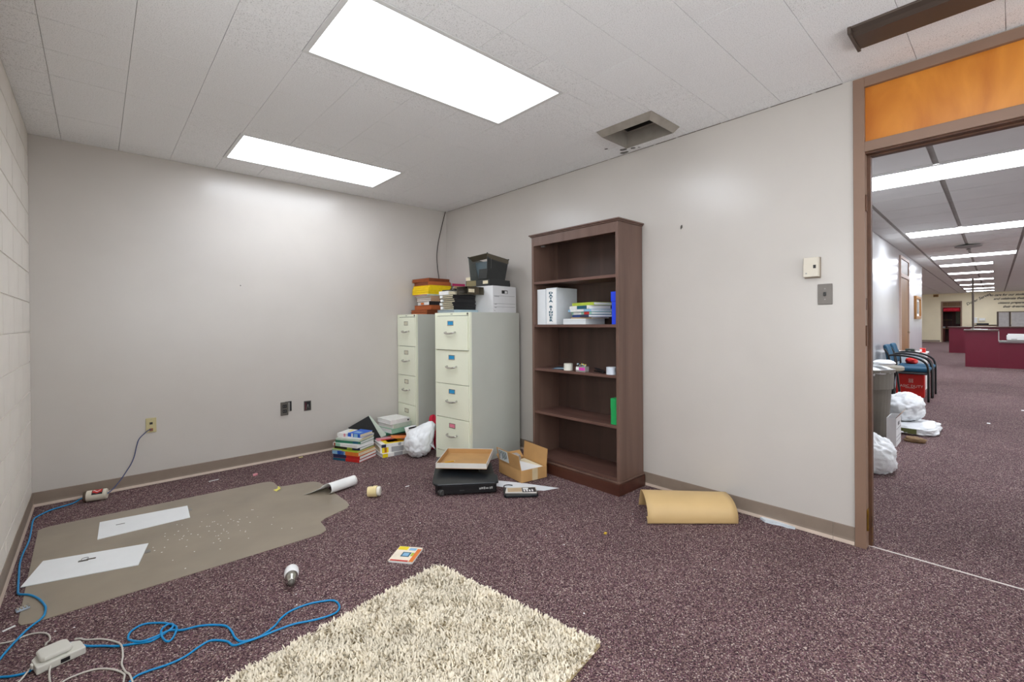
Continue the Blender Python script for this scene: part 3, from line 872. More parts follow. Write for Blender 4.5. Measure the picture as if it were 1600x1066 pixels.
KR = cm('brown_accordion', (126,62,30), .6); KR2 = cm('rust_accordion', (176,92,46), .6); YEL = cm('yellow_pocket', (250,214,8), .5); MAN = cm('manila', (196,160,130), .6)
ctop = 1.3772
zz = ctop
XC, YC = 2.83, 4.445
specs = [
 ('dark brown accordion folder at the bottom of the stack on the corner cabinet', -.015, .02, .30,.37,.050, KR, 2, KR2),
 ('rust coloured accordion folder low in the stack on the corner cabinet', .0, .0, .28,.33,.050, KR2, 1, KR2),
 ('black and white report with an orange tab in the stack on the corner cabinet', .01, -.005, .27,.29,.042, C['black'], 1, PAPER),
 ('manila folders in the middle of the stack on the corner cabinet', .01, .0, .27,.29,.060, MAN, 3, PAPER),
 ('thin mixed papers directly under the yellow folders', .0, .015, .30,.33,.016, C['pale'], 1, C['pink']),
 ('bright yellow pocket folders in the stack on the corner cabinet', -.005, .02, .29,.335,.098, YEL, 4, YEL),
 ('rust brown expanding folder on the yellow folders', .0, .012, .29,.315,.040, KR2, 1, KR),
 ('topmost brown folder of the stack on the corner cabinet', -.01, .03, .28,.33,.036, KR, 2, KR2)]
for i, (lb, dx, dy, w, d, h, cv, n, pg) in enumerate(specs):
    f = folder_stack(lb, (XC+dx-.02, YC+dy-.03, zz), math.radians((-2,3,-4,2,-3,2,-1,4)[i]), w, d, h, cv, n, pg, GC, seed=i+3)
    if i == 2: bx('orange_tab', (-w/2-.001, -.02, .006, -w/2+.001, .05, .030), C['orange'], f)
    zz += h+.0006
zz = ctop
for i, (lb, cv, h) in enumerate([('grey bundle at the bottom of the slim stack behind the yellow folders', C['grey'], .20), ('mauve folders in the slim stack behind the yellow folders', cm('mauve',(140,116,130)), .07), ('dark folders in the slim stack behind the yellow folders', C['black'], .02), ('pale folders in the slim stack behind the yellow folders', C['tan'], .03), ('pink and crimson folder topping the slim stack behind the yellow folders', C['magenta'], .026)]):
    folder_stack(lb, (3.065, 4.43, zz), math.radians((0,2,-3,2,-4)[i]), .17, .36, h, cv, max(1, int(h/.02)), PAPER, 'folders in the slim stack behind', seed=20+i)
    zz += h+.0006

# ------------------------------------------------------------------ things on top of the near cabinet
def c2loc(fx, fy, z): 
    q = cab2(fx, fy); return (q[0], q[1], z)
zz = 1.3772
GB = 'black folders stacked on the near cabinet'
folder_stack('pale blue and grey folders at the bottom of the stack on the near cabinet', c2loc(.160,.15,zz), C2R+math.radians(-2), .295,.25,.026, cm('pale_blue_folder',(176,198,206)), 2, C['grey'], None, seed=31)
zz += .0268
for i, (h, w) in enumerate([(.035,.285),(.034,.285),(.034,.28),(.035,.285)]):
    nmz = ('lowest', 'second lowest', 'second highest', 'highest')[i]
    f = folder_stack(nmz+' black folder of the four stacked on the near cabinet', c2loc(.160+(.004,-.004,.003,0,.006)[i], .145+(.0,.006,-.004,.004,0)[i], zz), C2R+math.radians((1,-2,2,-1,1)[i]), w, .20, h, C['black'], 2, CREAM, GB, seed=40+i)
    bx('index_tab', (-w/2-.012, .045+.006*(i % 2), .006, -w/2+.01, .075+.006*(i % 2), h-.006), PAPER, f)
    zz += h+.0006
t = book('white thick binder with cream page edge on the black folders', .27, .15, .036, C['white'], CREAM, c2loc(.155,.115,zz), C2R+math.radians(178), None, (), name='ring_binder', cat='binder')
t.rotation_euler = (0, 0, C2R+math.radians(-4))
ztop = zz+.037
t = thing('letter_tray', 'black plastic letter tray lying at the back of the folder stack', 'tray', c2loc(.185,.105,ztop), C2R+math.radians(8))
g = MB(); g.box(-.12,-.08,0,.12,.08,.003); g.box(-.12,-.08,.003,-.117,.08,.014); g.box(-.117,.077,.003,.12,.08,.014); g.box(.117,-.08,.003,.12,.077,.014)
g.build('tray', mat('smoky_black_plastic',(46,44,40),rough=.3), t, .001)
SMOKE = mat('smoky_brown_plastic', (92,84,70), rough=0.25, var=0.05)
t = thing('desk_tray', 'smoky brown desk tray overhanging between folder stack and white box', 'tray', c2loc(.195,.285,zz+.0006), C2R)
g = MB(); g.box(-.105,-.075,.07,.105,.075,.073); g.box(-.105,-.075,0,.105,.075,.003); g.box(-.105,.072,.003,.105,.075,.07); g.box(.102,-.075,.003,.105,.072,.07)
for xx in (-.105,-.06,.04): g.box(xx,-.075,.003,xx+.003,-.072,.07) if xx != -.06 else None
g.build('body', SMOKE, t, .001)
bx('label_card', (-.095,-.0762,.018,-.02,-.0750,.050), CREAM, t)
bx('front_panel', (-.102,-.0745,.004,.04,-.0725,.068), mat('dark_olive_plastic',(72,60,42),rough=.35), t)  # panel in a darker olive brown than the tray body

# white banker's box
BOXW = mat('white_corrugated', (226,226,226), rough=.75, var=.02, scale=8)
PRINT = mat('grey_print', (120,120,122), rough=.8, var=.1)
bxx = thing('storage_box', 'white cardboard storage box with handle hole on the near cabinet', 'box', c2loc(.486,.270,1.3772), C2R)
bw, bd, bh = .335, .385, .252
g = MB()
g.box(-bw/2,-bd/2,0,bw/2,bd/2,.004)
g.box(-bw/2,bd/2-.004,.004,bw/2,bd/2,bh-.001); g.box(-bw/2,-bd/2+.004,.004,-bw/2+.004,bd/2-.004,bh-.001); g.box(bw/2-.004,-bd/2+.004,.004,bw/2,bd/2-.004,bh-.001)
hz0, hz1, hw2 = .182, .214, .045
g.box(-bw/2,-bd/2,.004,bw/2,-bd/2+.004,hz0); g.box(-bw/2,-bd/2,hz1,bw/2,-bd/2+.004,bh-.001); g.box(-bw/2,-bd/2,hz0,-hw2,-bd/2+.004,hz1); g.box(hw2,-bd/2,hz0,bw/2,-bd/2+.004,hz1)
g.build('body', BOXW, bxx)
bx('lid', (-bw/2,-bd/2,bh-.001,bw/2,bd/2,bh+.002), BOXW, bxx)
bx('dark_interior', (-hw2-.02,-bd/2+.012,hz0-.02,hw2+.02,-bd/2+.014,hz1+.02), DARK, bxx)
bx('crumpled_paper', (.012,-bd/2+.006,hz0+.004,.040,-bd/2+.012,hz1-.006), PAPER, bxx)
for (za, xa, xb) in ((.158,-.155,.145),(.083,-.155,.150),(.052,-.155,.150)):
    bx('printed_line', (xa,-bd/2-.0005,za,xb,-bd/2,za+.0022), PRINT, bxx)
for (s_, xa, za) in (('CONTENTS',-.115,.152),('DATE',-.13,.077),('DEPT',-.13,.046),('N',-.145,.016)):
    o = inst('printed_word', text_mesh(s_, .013, PRINT), bxx, (xa,-bd/2-.0006,za), (PI/2,0,0))

# black desk organizer tipped on the box
ORG = mat('black_organizer_plastic', (44,46,46), rough=.28, var=.05)
ORGI = mat('grey_organizer_inside', (104,106,100), rough=.35, var=.06)
og_scale = (1.12, 1.12, 1.28)
og = thing('desk_organizer', 'black desk organizer tipped on its back on the white storage box', 'organizer', c2loc(.47,.265,1.3772+bh+.0035), C2R)
def quadbox(parent, name, a, b2, c, d, th, m):
    """panel through four corners with thickness"""
    return MB().sheet([[a, b2], [d, c]]).build(name, m, parent, solid=th)
L = lambda x, y, z: (x, y, z)
og.scale = og_scale
# lower trays
g = MB(); g.box(-.13,-.13,0,.14,.16,.004); g.box(-.13,-.13,.004,-.126,.16,.05); g.box(-.126,.156,.004,.14,.16,.05); g.box(.136,-.13,.004,.14,.156,.03); g.box(-.126,-.13,.004,.136,-.126,.05); g.box(-.126,.02,.004,.136,.024,.045)
g.build('lower_tray', ORG, og, .001)
bx('tray_front', (-.1312,.03,.006,-.1300,.15,.046), mat('khaki_board',(132,120,84),rough=.5), og)
for yy in (-.085,):
    bx('label_card', (-.1316,yy-.03,.016,-.1302,yy+.03,.040), CREAM, og)
bx('label_card', (-.1318,.10,.05,-.1302,.155,.075), CREAM, og)
# tipped upper box, open towards the viewer
A = (-.10,.155,.235); B = (-.12,-.10,.245); Cq = (.13,-.12,.215); D = (.12,.155,.215)
a = (-.115,.115,.055); b_ = (-.12,-.09,.055); c_ = (.10,-.10,.05); d_ = (.10,.115,.055)
quadbox(og, 'top_rim', A, B, (B[0]+.05,B[1],B[2]-.03), (A[0]+.05,A[1],A[2]-.03), .004, SMOKE)
quadbox(og, 'left_panel', A, D, d_, a, .004, ORGI)
quadbox(og, 'back_panel', D, Cq, c_, d_, .004, ORG)
quadbox(og, 'right_panel', B, Cq, c_, b_, .004, ORG)
quadbox(og, 'middle_panel', (-.02,.15,.20), (-.02,-.10,.20), (-.02,-.09,.07), (-.02,.11,.07), .004, mat('blue_grey_plastic',(96,110,116),rough=.35))
for k in range(4):
    xk = -.075+.05*k
    quadbox(og, 'divider', (xk,-.104,.228-.004*k), (xk,-.060,.222-.004*k), (xk,-.060,.135), (xk,-.100,.135), .004, ORGI)
quadbox(og, 'pocket_front', (-.118,.0,.13), (-.118,-.10,.13), (-.12,-.09,.056), (-.12,.01,.056), .004, ORG)
quadbox(og, 'side_rim', B, Cq, (Cq[0],Cq[1]+.004,Cq[2]-.035), (B[0],B[1]+.004,B[2]-.035), .006, SMOKE)
for q in (A, B, Cq):
    MB().lathe([(0.0,-.006),(.007,-.004),(.007,.004),(0,.006)],8,M=T(*q)).build('corner_foot', ORG, og)

# ------------------------------------------------------------------ things in the bookcase
zs = SH[3]+.0006
BW = mat('white_vinyl', (224,228,230), rough=.35, var=.02)
def binder(label, yc, th, h, dpt, m, x0=2.868):
    t = thing('ring_binder', label, 'binder', (x0+dpt/2, yc, zs), 0, 'white binders in the bookcase')
    g = MB()
    g.box(-dpt/2, -th/2, 0, dpt/2, -th/2+.0035, h); g.box(-dpt/2, th/2-.0035, 0, dpt/2, th/2, h); g.box(-dpt/2, -th/2+.0035, 0, -dpt/2+.0035, th/2-.0035, h)
    g.build('cover', m, t, .0008)
    bx('page_block', (-dpt/2+.02, -th/2+.006, .012, dpt/2-.012, th/2-.02, h-.02), PAPER, t)
    return t
binder('plain white binder at the left end of the binder shelf', 2.768, .098, .305, .27, BW)
b = binder('white binder lettered DATA BINDER on the bookcase shelf', 2.655, .122, .312, .268, BW, 2.872)
INK = mat('teal_black_ink', (14,84,104), rough=.6, var=.1)
bx('spine_insert', (-.1352, -.052, .012, -.1342, .050, .300), PAPER, b)
for i, ch in enumerate('DATA BINDER'):
    if ch == ' ': continue
    o = inst('printed_letter', text_mesh(ch, .034, INK, bold=.0016), b, (-.1356, .004, .268-.0232*i-(.002 if i > 4 else 0)), (PI/2, 0, -PI/2), (1.75, .74, 1))
GS = 'books leaning in the bookcase'
bx0 = thing('flat_box', 'flat white box at the bottom of the leaning books in the bookcase', 'box', (2.985, 2.395, zs), math.radians(-4))
bx('body', (-.115,-.125,0,.115,.125,.046), BW, bx0, .001); bx('lid_line', (-.1155,-.1255,.028,.1155,.1255,.0295), C['grey'], bx0)
zz = zs+.047
for i, (lb, w, d, h, cv, rz, dy, bd) in enumerate([
  ('thin tan booklet above the white box in the bookcase', .20,.24,.010, C['tan'], -8, -.03, ()),
  ('dark blue book low in the leaning stack in the bookcase', .22,.27,.020, C['deep'], -22, -.05, ((.0,.5,C['navy']),)),
  ('pale teal and red book in the leaning stack in the bookcase', .21,.26,.022, C['mint'], -14, -.045, ((.1,.35,C['red']),(.5,.9,C['white']))),
  ('light blue white book in the middle of the leaning stack', .23,.28,.020, C['sky'], -11, -.03, ((.3,.9,C['white']),)),
  ('white comb bound book with a tan back in the leaning stack', .22,.27,.028, C['white'], -16, -.03, ((.1,.6,C['teal']),)),
  ('lime green book on top of the leaning stack in the bookcase', .21,.26,.024, C['lime'], -10, -.055, ())]):
    book(lb, w, d, h, cv, PAPER, (2.985, 2.36+dy, zz), math.radians(rz), GS, bd)
    zz += h+.0008
t = thing('magazine_file', 'bright blue box file at the right end of the binder shelf', 'box', (2.975, 2.001, zs))
BL_ = mat('bright_blue_board', (22,62,214), rough=.5, var=.05)
bx('body', (-.12,-.024,0,.12,.024,.17), BL_, t, .001); bx('lid', (-.1225,-.0245,.1702,.1225,.030,.245), BL_, t, .001)
# shelf with small things
zs = SH[2]+.0006
t = thing('paper_sheet', 'glossy printed card lying on the shelf of small things', 'card', (2.955, 2.615, zs), math.radians(20))
bx('card', (-.07,-.06,0,.07,.06,.003), C['teal'], t); bx('white_print', (-.066,-.05,.003,.0,.05,.0034), C['sky'], t)
bx('white_print', (-.05,-.03,.0034,-.02,.03,.0037), PAPER, t)
TAPEM = mat('tape_white', (226,224,212), rough=.5, var=.02)
def roll(label, x, y, r, h, m):
    t = thing('tape_roll', label, 'tape roll', (x, y, zs), 0)
    MB().lathe([(r*.55,0),(r,0),(r,h),(r*.55,h),(r*.55,0.0)], 28).build('roll', m, t, .0008)
    MB().lathe([(r*.45,.002),(r*.55,.002),(r*.55,h-.002),(r*.45,h-.002),(r*.45,.002)], 24).build('core', KRAFT, t)
    return t
roll('cream tape roll between the printed card and the pin box', 2.878, 2.475, .037, .055, TAPEM)
roll('white tape roll at the right end of the small things shelf', 2.872, 2.045, .037, .055, mat('cool_white_tape',(214,222,232),rough=.4))
t = thing('pin_box', 'small clear box of coloured push pins with a pink label', 'box', (2.875, 2.325, zs), math.radians(6))
CLEARP = mat('clear_plastic', (206,200,198), rough=.15, alpha=.45, var=0)
bx('tub', (-.028,-.044,0,.028,.044,.042), CLEARP, t, .002)
bx('pink_label', (-.0288,-.040,.012,-.0282,.014,.034), mat('hot_pink_label',(214,60,170),rough=.5), t)
bx('white_label', (-.0288,.016,.014,-.0282,.042,.036), PAPER, t)
rp_ = random.Random(11)
for k in range(16):
    a = rp_.uniform(-.022,.022); b2 = rp_.uniform(-.038,.038)
    MB().lathe([(0,0),(.0045,.001),(.0025,.006),(.0045,.011),(0,.012)], 8, M=T(a,b2,.043+rp_.uniform(0,.012),0,rp_.uniform(-.9,.9),rp_.uniform(-.9,.9))).build('push_pin', (C['yellow'],C['tan'],C['sky'],C['white'],C['mint'])[k%5], t)
t = thing('stapler', 'black stapler lying between the pin box and the white tape roll', 'stapler', (2.925, 2.19, zs), math.radians(65))
bx('base', (-.07,-.016,0,.07,.016,.008), DARK, t, .002); MB().box(-.068,-.012,0,.068,.012,.014,M=T(0,0,.012,0,0,math.radians(-5))).build('arm', DARK, t, .004)
# green box file
zs = SH[1]+.0006
t = thing('green_box_file', 'bright green magazine box at the right end of the lower shelf', 'box', (2.985, 2.013, zs))
bx('body', (-.125,-.030,0,.125,.030,.195), C['vgreen'], t, .001)
MB().prism([(-.128,-.028),(-.1252,-.028),(-.1252,.030),(-.128,.030)], .118, .196).build('front_flap', C['vgreen'], t)
bx('dark_side', (-.123,-.0312,.004,.123,-.0302,.194), C['black'], t)
MB().lathe([(.011,0),(.011,.001),(.007,.001),(.007,0)],16,M=T(-.09,-.0314,.15,0,PI/2)).build('finger_ring', CHROME, t)

# ------------------------------------------------------------------ black machine, trays and cartons on the floor
BLK = mat('black_machine_plastic', (26,30,34), rough=.3, var=.08, scale=8)
BLK2 = mat('black_machine_body', (15,15,17), rough=.45, var=.1)
mr = math.radians(-35.5)
t = thing('office_machine', 'flat black plastic office machine lying on the carpet under a cardboard tray', 'machine', (1.822, 2.872, 0), mr)
# local: x along the front edge to the right, y to the back
Wm, Dm = .470, .54
g = MB(); g.prism([(.03,.012),(.06,.0),(Wm-.02,.0),(Wm-.005,.012),(Wm-.005,Dm-.02),(.01,Dm-.02),(.01,.05)], .012, .078)
g.build('body', BLK2, t, .006)
for (xa, ya) in ((.04,.05),(Wm-.05,.05),(.04,Dm-.07),(Wm-.05,Dm-.07)):
    MB().lathe([(.014,0),(.014,.0121)],12,M=T(xa,ya,0)).build('foot', BLK2, t)
lp = [(-.012,.05),(.0,.015),(.03,-.008),(Wm-.02,-.012),(Wm+.010,.006),(Wm+.012,.12),(Wm-.01,.145),(Wm-.10,.150),(Wm-.125,.205),(Wm-.11,Dm-.03),(Wm-.13,Dm),(.03,Dm),(.0,Dm-.03)]
g = MB(); n = len(lp)
zt = lambda y: .092+.050*max(0, y)/Dm
vs = [(x,y,zt(y)-.016) for x,y in lp]+[(x,y,zt(y)) for x,y in lp]
g.add(vs, [tuple(range(n)), tuple(range(2*n-1,n-1,-1))]+[(i,n+i,n+(i+1)%n,(i+1)%n) for i in range(n)])
g.build('lid', BLK, t, .006, seg=3)
g = MB(); g.prism([(.02,.03),(Wm-.02,.03),(Wm-.02,Dm-.03),(.02,Dm-.03)], .078, .0795); g.build('inner_deck', BLK2, t)
MB().lathe([(.020,-.02),(.024,-.012),(.024,.012),(.020,.02)],18,M=T(.055,.010,.028,math.radians(40),PI/2)).build('roller', mat('grey_rubber',(70,68,66),rough=.6), t, smooth=False)
for k, (xa, wd2) in enumerate(((.335,.012),(.349,.016),(.368,.012),(.384,.020),(.412,.008),(.424,.010))):
    bx('white_mark', (xa,-.0008,.040+(k%2)*.002,xa+wd2,-.0001,.052+(k%3)*.003), mat('grey_white_print',(170,170,168),rough=.6), t)
bx('grey_mark', (.19,-.0008,.034,.225,-.0001,.042), mat('dark_grey_print',(60,60,60),rough=.6), t)
bx('side_port', (Wm-.005,.20,.03,Wm-.002,.30,.065), DARK, t)

t = thing('cardboard_tray', 'shallow cardboard tray with white rim and pencils lying on the black machine', 'tray', (2.235, 3.03, .1475), rot=(math.radians(0), 0, math.radians(-47)))
CW_ = mat('white_coated_board', (224,220,212), rough=.6, var=.04)
tw, tdp, th_ = .40, .42, .042
bx('bottom', (-tw/2,-tdp/2,0,tw/2,tdp/2,.003), KRAFT, t)
for (a, b2, c, d) in ((-tw/2,-tdp/2,tw/2,-tdp/2+.004), (-tw/2,tdp/2-.004,tw/2,tdp/2), (-tw/2,-tdp/2+.004,-tw/2+.004,tdp/2-.004), (tw/2-.004,-tdp/2+.004,tw/2,tdp/2-.004)):
    w_ = bx('rim', (a,b2,.003,c,d,th_), CW_, t)
k_ = .0008
bx('rim_lining', (-tw/2+.004,tdp/2-.0055,.003,tw/2-.004,tdp/2-.004,th_-.002), KRAFT, t)
bx('rim_lining', (-tw/2+.004,-tdp/2+.006,.003,-tw/2+.0055,tdp/2-.006,th_-.002), KRAFT, t)
for (xa, ya, rz, ln, lb) in ((-.12,-.06,.5,.09,'short yellow pencil at the left of the cardboard tray'), (.0,-.13,.35,.15,'long yellow pencil beside the dark scrap in the cardboard tray')):
    ax, ay = math.cos(math.radians(-47)), math.sin(math.radians(-47))
    px, py = 2.235+xa*ax-ya*ay, 3.03+xa*ay+ya*ax
    p_ = thing('pencil', lb, 'pencil', (px, py, .1475+.0036), math.radians(-47)+rz)
    MB().tube([(-ln/2,0,.0042),(ln/2-.012,0,.0042)], .004, 6).build('barrel', cm('pencil_yellow',(222,170,20)), p_)
    MB().tube([(ln/2-.012,0,.0042),(ln/2,0,.0042)], [.0036,.0006], 6).build('tip', CREAM, p_)
p_ = tag(MB().prism([(-.09,-.012),(-.02,.03),(.03,.012),(.10,.0),(.06,-.014)], .0037, .010, M=T(2.235+.08*.682+(-.135)*.731, 3.03-.08*.731-.135*.682+0, .1475, math.radians(-40))).build('paper_scrap', mat('dark_brown_scrap',(50,36,26),rough=.7)), 'dark brown crumpled scrap in the cardboard tray', 'scrap')

# open carton with flaps and paper
ct = thing('cardboard_carton', 'open kraft cardboard carton with raised flaps and a shipping label', 'box', (2.632, 2.775, 0.0045), math.radians(-9))
cw, cdp, chh = .255, .335, .095
g = MB()
g.box(-cw/2,-cdp/2,0,cw/2,cdp/2,.004)
g.box(-cw/2,-cdp/2,.004,cw/2,-cdp/2+.004,chh); g.box(-cw/2,cdp/2-.004,.004,cw/2,cdp/2,chh); g.box(-cw/2,-cdp/2+.004,.004,-cw/2+.004,cdp/2-.004,chh); g.box(cw/2-.004,-cdp/2+.004,.004,cw/2,cdp/2-.004,chh)
g.build('body', KRAFT, ct)
f = MB().box(-.004,-cdp/2+.002,0,0,cdp/2-.002,.125,M=T(-cw/2+.004,0,chh,0,0,math.radians(-12))).build('flap', KRAFT, ct)
LBLP = mat('label_paper', (222,224,222), rough=.6, var=.03)
l_ = MB().box(-.0048,.0,.022,-.0041,.145,.118,M=T(-cw/2+.004,0,chh,0,0,math.radians(-12))).build('shipping_label', LBLP, f)
rr_ = random.Random(5)
f2 = MB().box(0,-cdp/2+.002,0,.004,cdp/2-.002,.135,M=T(cw/2-.004,0,chh,0,0,math.radians(6))).build('flap', KRAFT, ct)
MB().box(-cw/2+.006,0,0,cw/2-.006,.004,.07,M=T(0,cdp/2-.004,chh,0,math.radians(-50))).build('flap', KRAFT, ct)
for k in range(9):
    ya = .018+.014*k; hh = rr_.uniform(.03,.08)
    MB().box(-.0053,ya,.115-hh,-.0048,ya+.007,.112,M=T(-cw/2+.004,0,chh,0,0,math.radians(-12))).build('printed_bar', (C['navy'],C['teal'],C['black'],C['green'])[k%4], f)
bx('paper_stack', (-cw/2+.010,-cdp/2+.008,.004,cw/2-.012,cdp/2-.03,.084), CREAM, ct)
MB().prism([(-.10,-.15),(.10,-.15),(.03,.10),(-.10,.14)], .0845, .0865).build('top_sheet', PAPER, ct)
bx('packing_tape', (-.02,-cdp/2-.0006,.0,.035,-cdp/2-.0001,chh), mat('pale_tape',(206,186,150),rough=.35), ct)
bag_mesh('crumpled_wrap', (-.01,cdp/2-.05,.115), (.055,.035,.03), mat('grey_wrap',(170,164,158),rough=.5,bump=.4), ct, seed=9, amp=.4, fold=.18, nu=28, nv=18)

# papers and dark tray before the carton
WSH = mat('white_sheet', (232,234,238), rough=.65, var=.02)
t = tag(MB().prism([(2.335,2.905),(2.50,2.62),(2.62,2.36),(2.50,2.40),(2.40,2.52),(2.30,2.72)], .0012, .0026).build('paper_sheet', WSH), 'large white paper sheet under the carton and the dark tray', 'paper')
t = thing('plastic_tray', 'dark plastic tray with printed packaging in front of the carton', 'tray', (2.325, 2.475, .003), math.radians(-38))
g = MB(); pr_ = [(-.125,-.06),(-.11,-.075),(.11,-.075),(.125,-.06),(.125,.075),(-.125,.075)]
g.prism(pr_, 0, .018); g.build('tray', BLK, t, .004)
pk = MB().prism([(-.115,-.03),(.115,-.05),(.125,.06),(-.10,.07)], .0185, .026).build('printed_pack', CW_, t)
bx('tan_print', (-.095,-.028,.0262,.01,.05,.0268), mat('tan_print',(196,170,136),rough=.5), pk)
bx('black_print', (.012,-.042,.0262,.115,.05,.0268), C['black'], pk)
for k in range(4):
    bx('white_print', (.022+.02*k,-.03,.0268,.034+.02*k,.004+.008*(k%2),.0274), PAPER, pk)
bx('white_print', (.02,.012,.0268,.06,.042,.0274), PAPER, pk)
t = tag(MB().tube(bez([(-.06,0,.004),(-.02,.02,.02),(.03,.0,.012),(.05,-.03,.004)]), .004, 6, M=T(2.335,2.635,.003,.6)).build('cable_bit', C['black']), 'short black strap between the machine and the paper sheet', 'strap')

# ------------------------------------------------------------------ curled brown paper by the wall
t = thing('kraft_paper_roll', 'large curled sheet of brown kraft paper beside the bookcase', 'paper roll', (2.555, 1.552, 0), math.radians(-43.3))
KP = mat('tan_kraft_paper', (206,174,122), rough=.5, var=.03, scale=5)
prof = [(.050,.040),(.026,.036),(.010,.024),(.004,.010),(.012,.004),(.004,.03),(.004,.06),(.018,.094),(.05,.122),(.095,.140),(.15,.150),(.20,.148),(.235,.126),(.262,.08),(.285,.035),(.30,.008)]
prof = [(.062,.030),(.040,.036),(.018,.032),(.004,.018),(.004,.006),(.020,.003)][::-1][3:] and [(.045,.034),(.022,.030),(.008,.016),(.003,.006)] + [(-.002,.02),(-.002,.05),(.010,.085),(.04,.117),(.085,.138),(.14,.149),(.20,.148),(.235,.126),(.262,.082),(.285,.038),(.30,.006)]
pp = bez([(0, y, z) for y, z in prof], 4)
rows = []
for i in range(13):
    u = i/12
    sk = .0
    rows.append([(u*.565+(.02*p.y/.3 if i == 0 else 0), p.y*(1-.10*u), max(.003, p.z*(1-.06*u))) for p in pp])
MB().sheet(rows).build('sheet', KP, t, smooth=True, solid=.0016)

# ------------------------------------------------------------------ chair mat with boards, confetti and small litter
MATM = mat('worn_vinyl_mat', (148,136,119), rough=.32, var=.07, scale=3.5, bump=.04, bscale=14)
mp = [(-.282,4.105),(-.262,4.13),(-.22,4.138),(.98,4.085),(1.03,4.065),(1.048,4.02),(1.046,3.92),(1.065,3.885),(1.10,3.872),(1.24,3.845),(1.29,3.82),(1.318,3.77),(1.318,3.22),(1.305,3.15),(1.265,3.105),(1.10,3.045),(1.058,3.01),(1.052,2.92),(1.040,2.865),(.995,2.838),(-.215,2.842),(-.25,2.855),(-.262,2.89)]
tag(MB().prism(mp, .0006, .0036).build('chair_mat', MATM, None, .0012), 'brown grey vinyl chair mat with a lip on the carpet', 'chair mat')
BOARD = mat('white_foam_board', (236,238,238), rough=.5, var=.01)
def board(label, pts, cl, tab):
    t = thing('white_board_sheet', label, 'board', (cl[0], cl[1], .004), 0)
    MB().prism([(x-cl[0], y-cl[1]) for x, y in pts], 0, .004).build('sheet', BOARD, t, .0006)
    bx('clear_tab', (tab[0]-cl[0]-.012, tab[1]-cl[1]-.03, .0005, tab[0]-cl[0]+.014, tab[1]-cl[1]+.012, .002), GREYM, t)
    return t
board('white board sheet nearer the back wall on the chair mat', [(-.008,3.674),(.004,3.984),(.462,3.918),(.447,3.672)], (.226,3.81), (.462,3.84))
board('white board sheet with a metal clip at the front left of the chair mat', [(-.286,3.263),(-.226,3.541),(.213,3.402),(.153,3.133)], (-.03,3.33), (.20,3.30))
t = thing('binder_clip', 'dark metal clip lying on the front white board', 'clip', (-.055,3.385,.0082), math.radians(-15))
bx('plate', (-.030,-.006,.0,.012,.006,.004), STEELD, t, .001); bx('plate', (.0,.004,.0,.04,.014,.003), mat('brown_metal',(92,80,66),rough=.4,metal=.5), t, .001)
MB().tube(bez([(-.02,.004,.003),(-.018,.022,.006),(.004,.024,.006),(.006,.006,.003)]), .0014, 6).build('wire_loop', STEELD, t)
tag(MB().prism([(-.02,-.003),(.024,.0),(.024,.004),(-.02,.002)],0,.002,M=T(.10,3.85,.0082,-.2)).build('pin', STEELD), 'thin metal pin lying on the rear white board', 'pin')
# punched paper dots
g = MB(); rd = random.Random(21)
dots = []
while len(dots) < 70:
    x_ = rd.gauss(.50,.17); y_ = rd.gauss(3.38,.20)
    if .22 < x_ < 1.02 and 2.9 < y_ < 3.65: dots.append((x_, y_))
for x_, y_ in dots:
    rr = rd.uniform(.0028,.0042)
    g.lathe([(rr,0),(rr,.0006)], 8, M=T(x_,y_,.0038))
o = g.build('paper_confetti', PAPER); tag(o, 'tiny white punched paper dots scattered on the chair mat', 'confetti', kind='stuff')
g = MB()
for _ in range(90):
    x_ = rd.uniform(-.2,3.0); y_ = rd.uniform(1.0,4.4)
    if -.3 < x_ < 1.35 and 2.82 < y_ < 4.15: continue
    if 1.75 < x_ and y_ > 1.9: continue
    if 0 < x_ < 1.5 and y_ < 2.05: continue
    a = rd.uniform(0,3); q = rd.uniform(.0018,.0045)
    g.box(-q,-q*.7,0,q,q*.7,.0012,M=T(x_,y_,.0008,a))
tag(g.build('carpet_litter', PAPER), 'tiny white specks of litter scattered on the carpet', 'litter', kind='stuff')

# rolled white paper
t = thing('curled_paper', 'white printed paper curled into a half roll at the corner of the chair mat', 'paper', (1.285, 3.425, .0038), math.radians(12))
rows = []
for i in range(12):
    u = i/11
    L0 = []
    for k in range(18):
        a = k/17
        if a < .62:
            th = -1.9+ (PI*1.35)*(a/.62)
            yy = .036+.040*math.sin(th); zz_ = .040-.040*math.cos(th)
            yy, zz_ = .038-.038*math.cos(th+.35), .040+.038*math.sin(th+.35)
        else:
            q = (a-.62)/.38
            yy = .072+.10*q; zz_ = .052*(1-q)**1.3+.001
        xo = u*.225 - max(0, a-.45)*.22*(1-u)
        L0.append((xo, yy, max(.001, zz_)))
    rows.append(L0)
MB().sheet(rows).build('sheet', PAPER, t, smooth=True, solid=.0010)
MB().box(.17,-.0022,.046,.205,-.0008,.049,M=T(0,.004,0,0,0,0)).build('printed_line', C['black'], t)

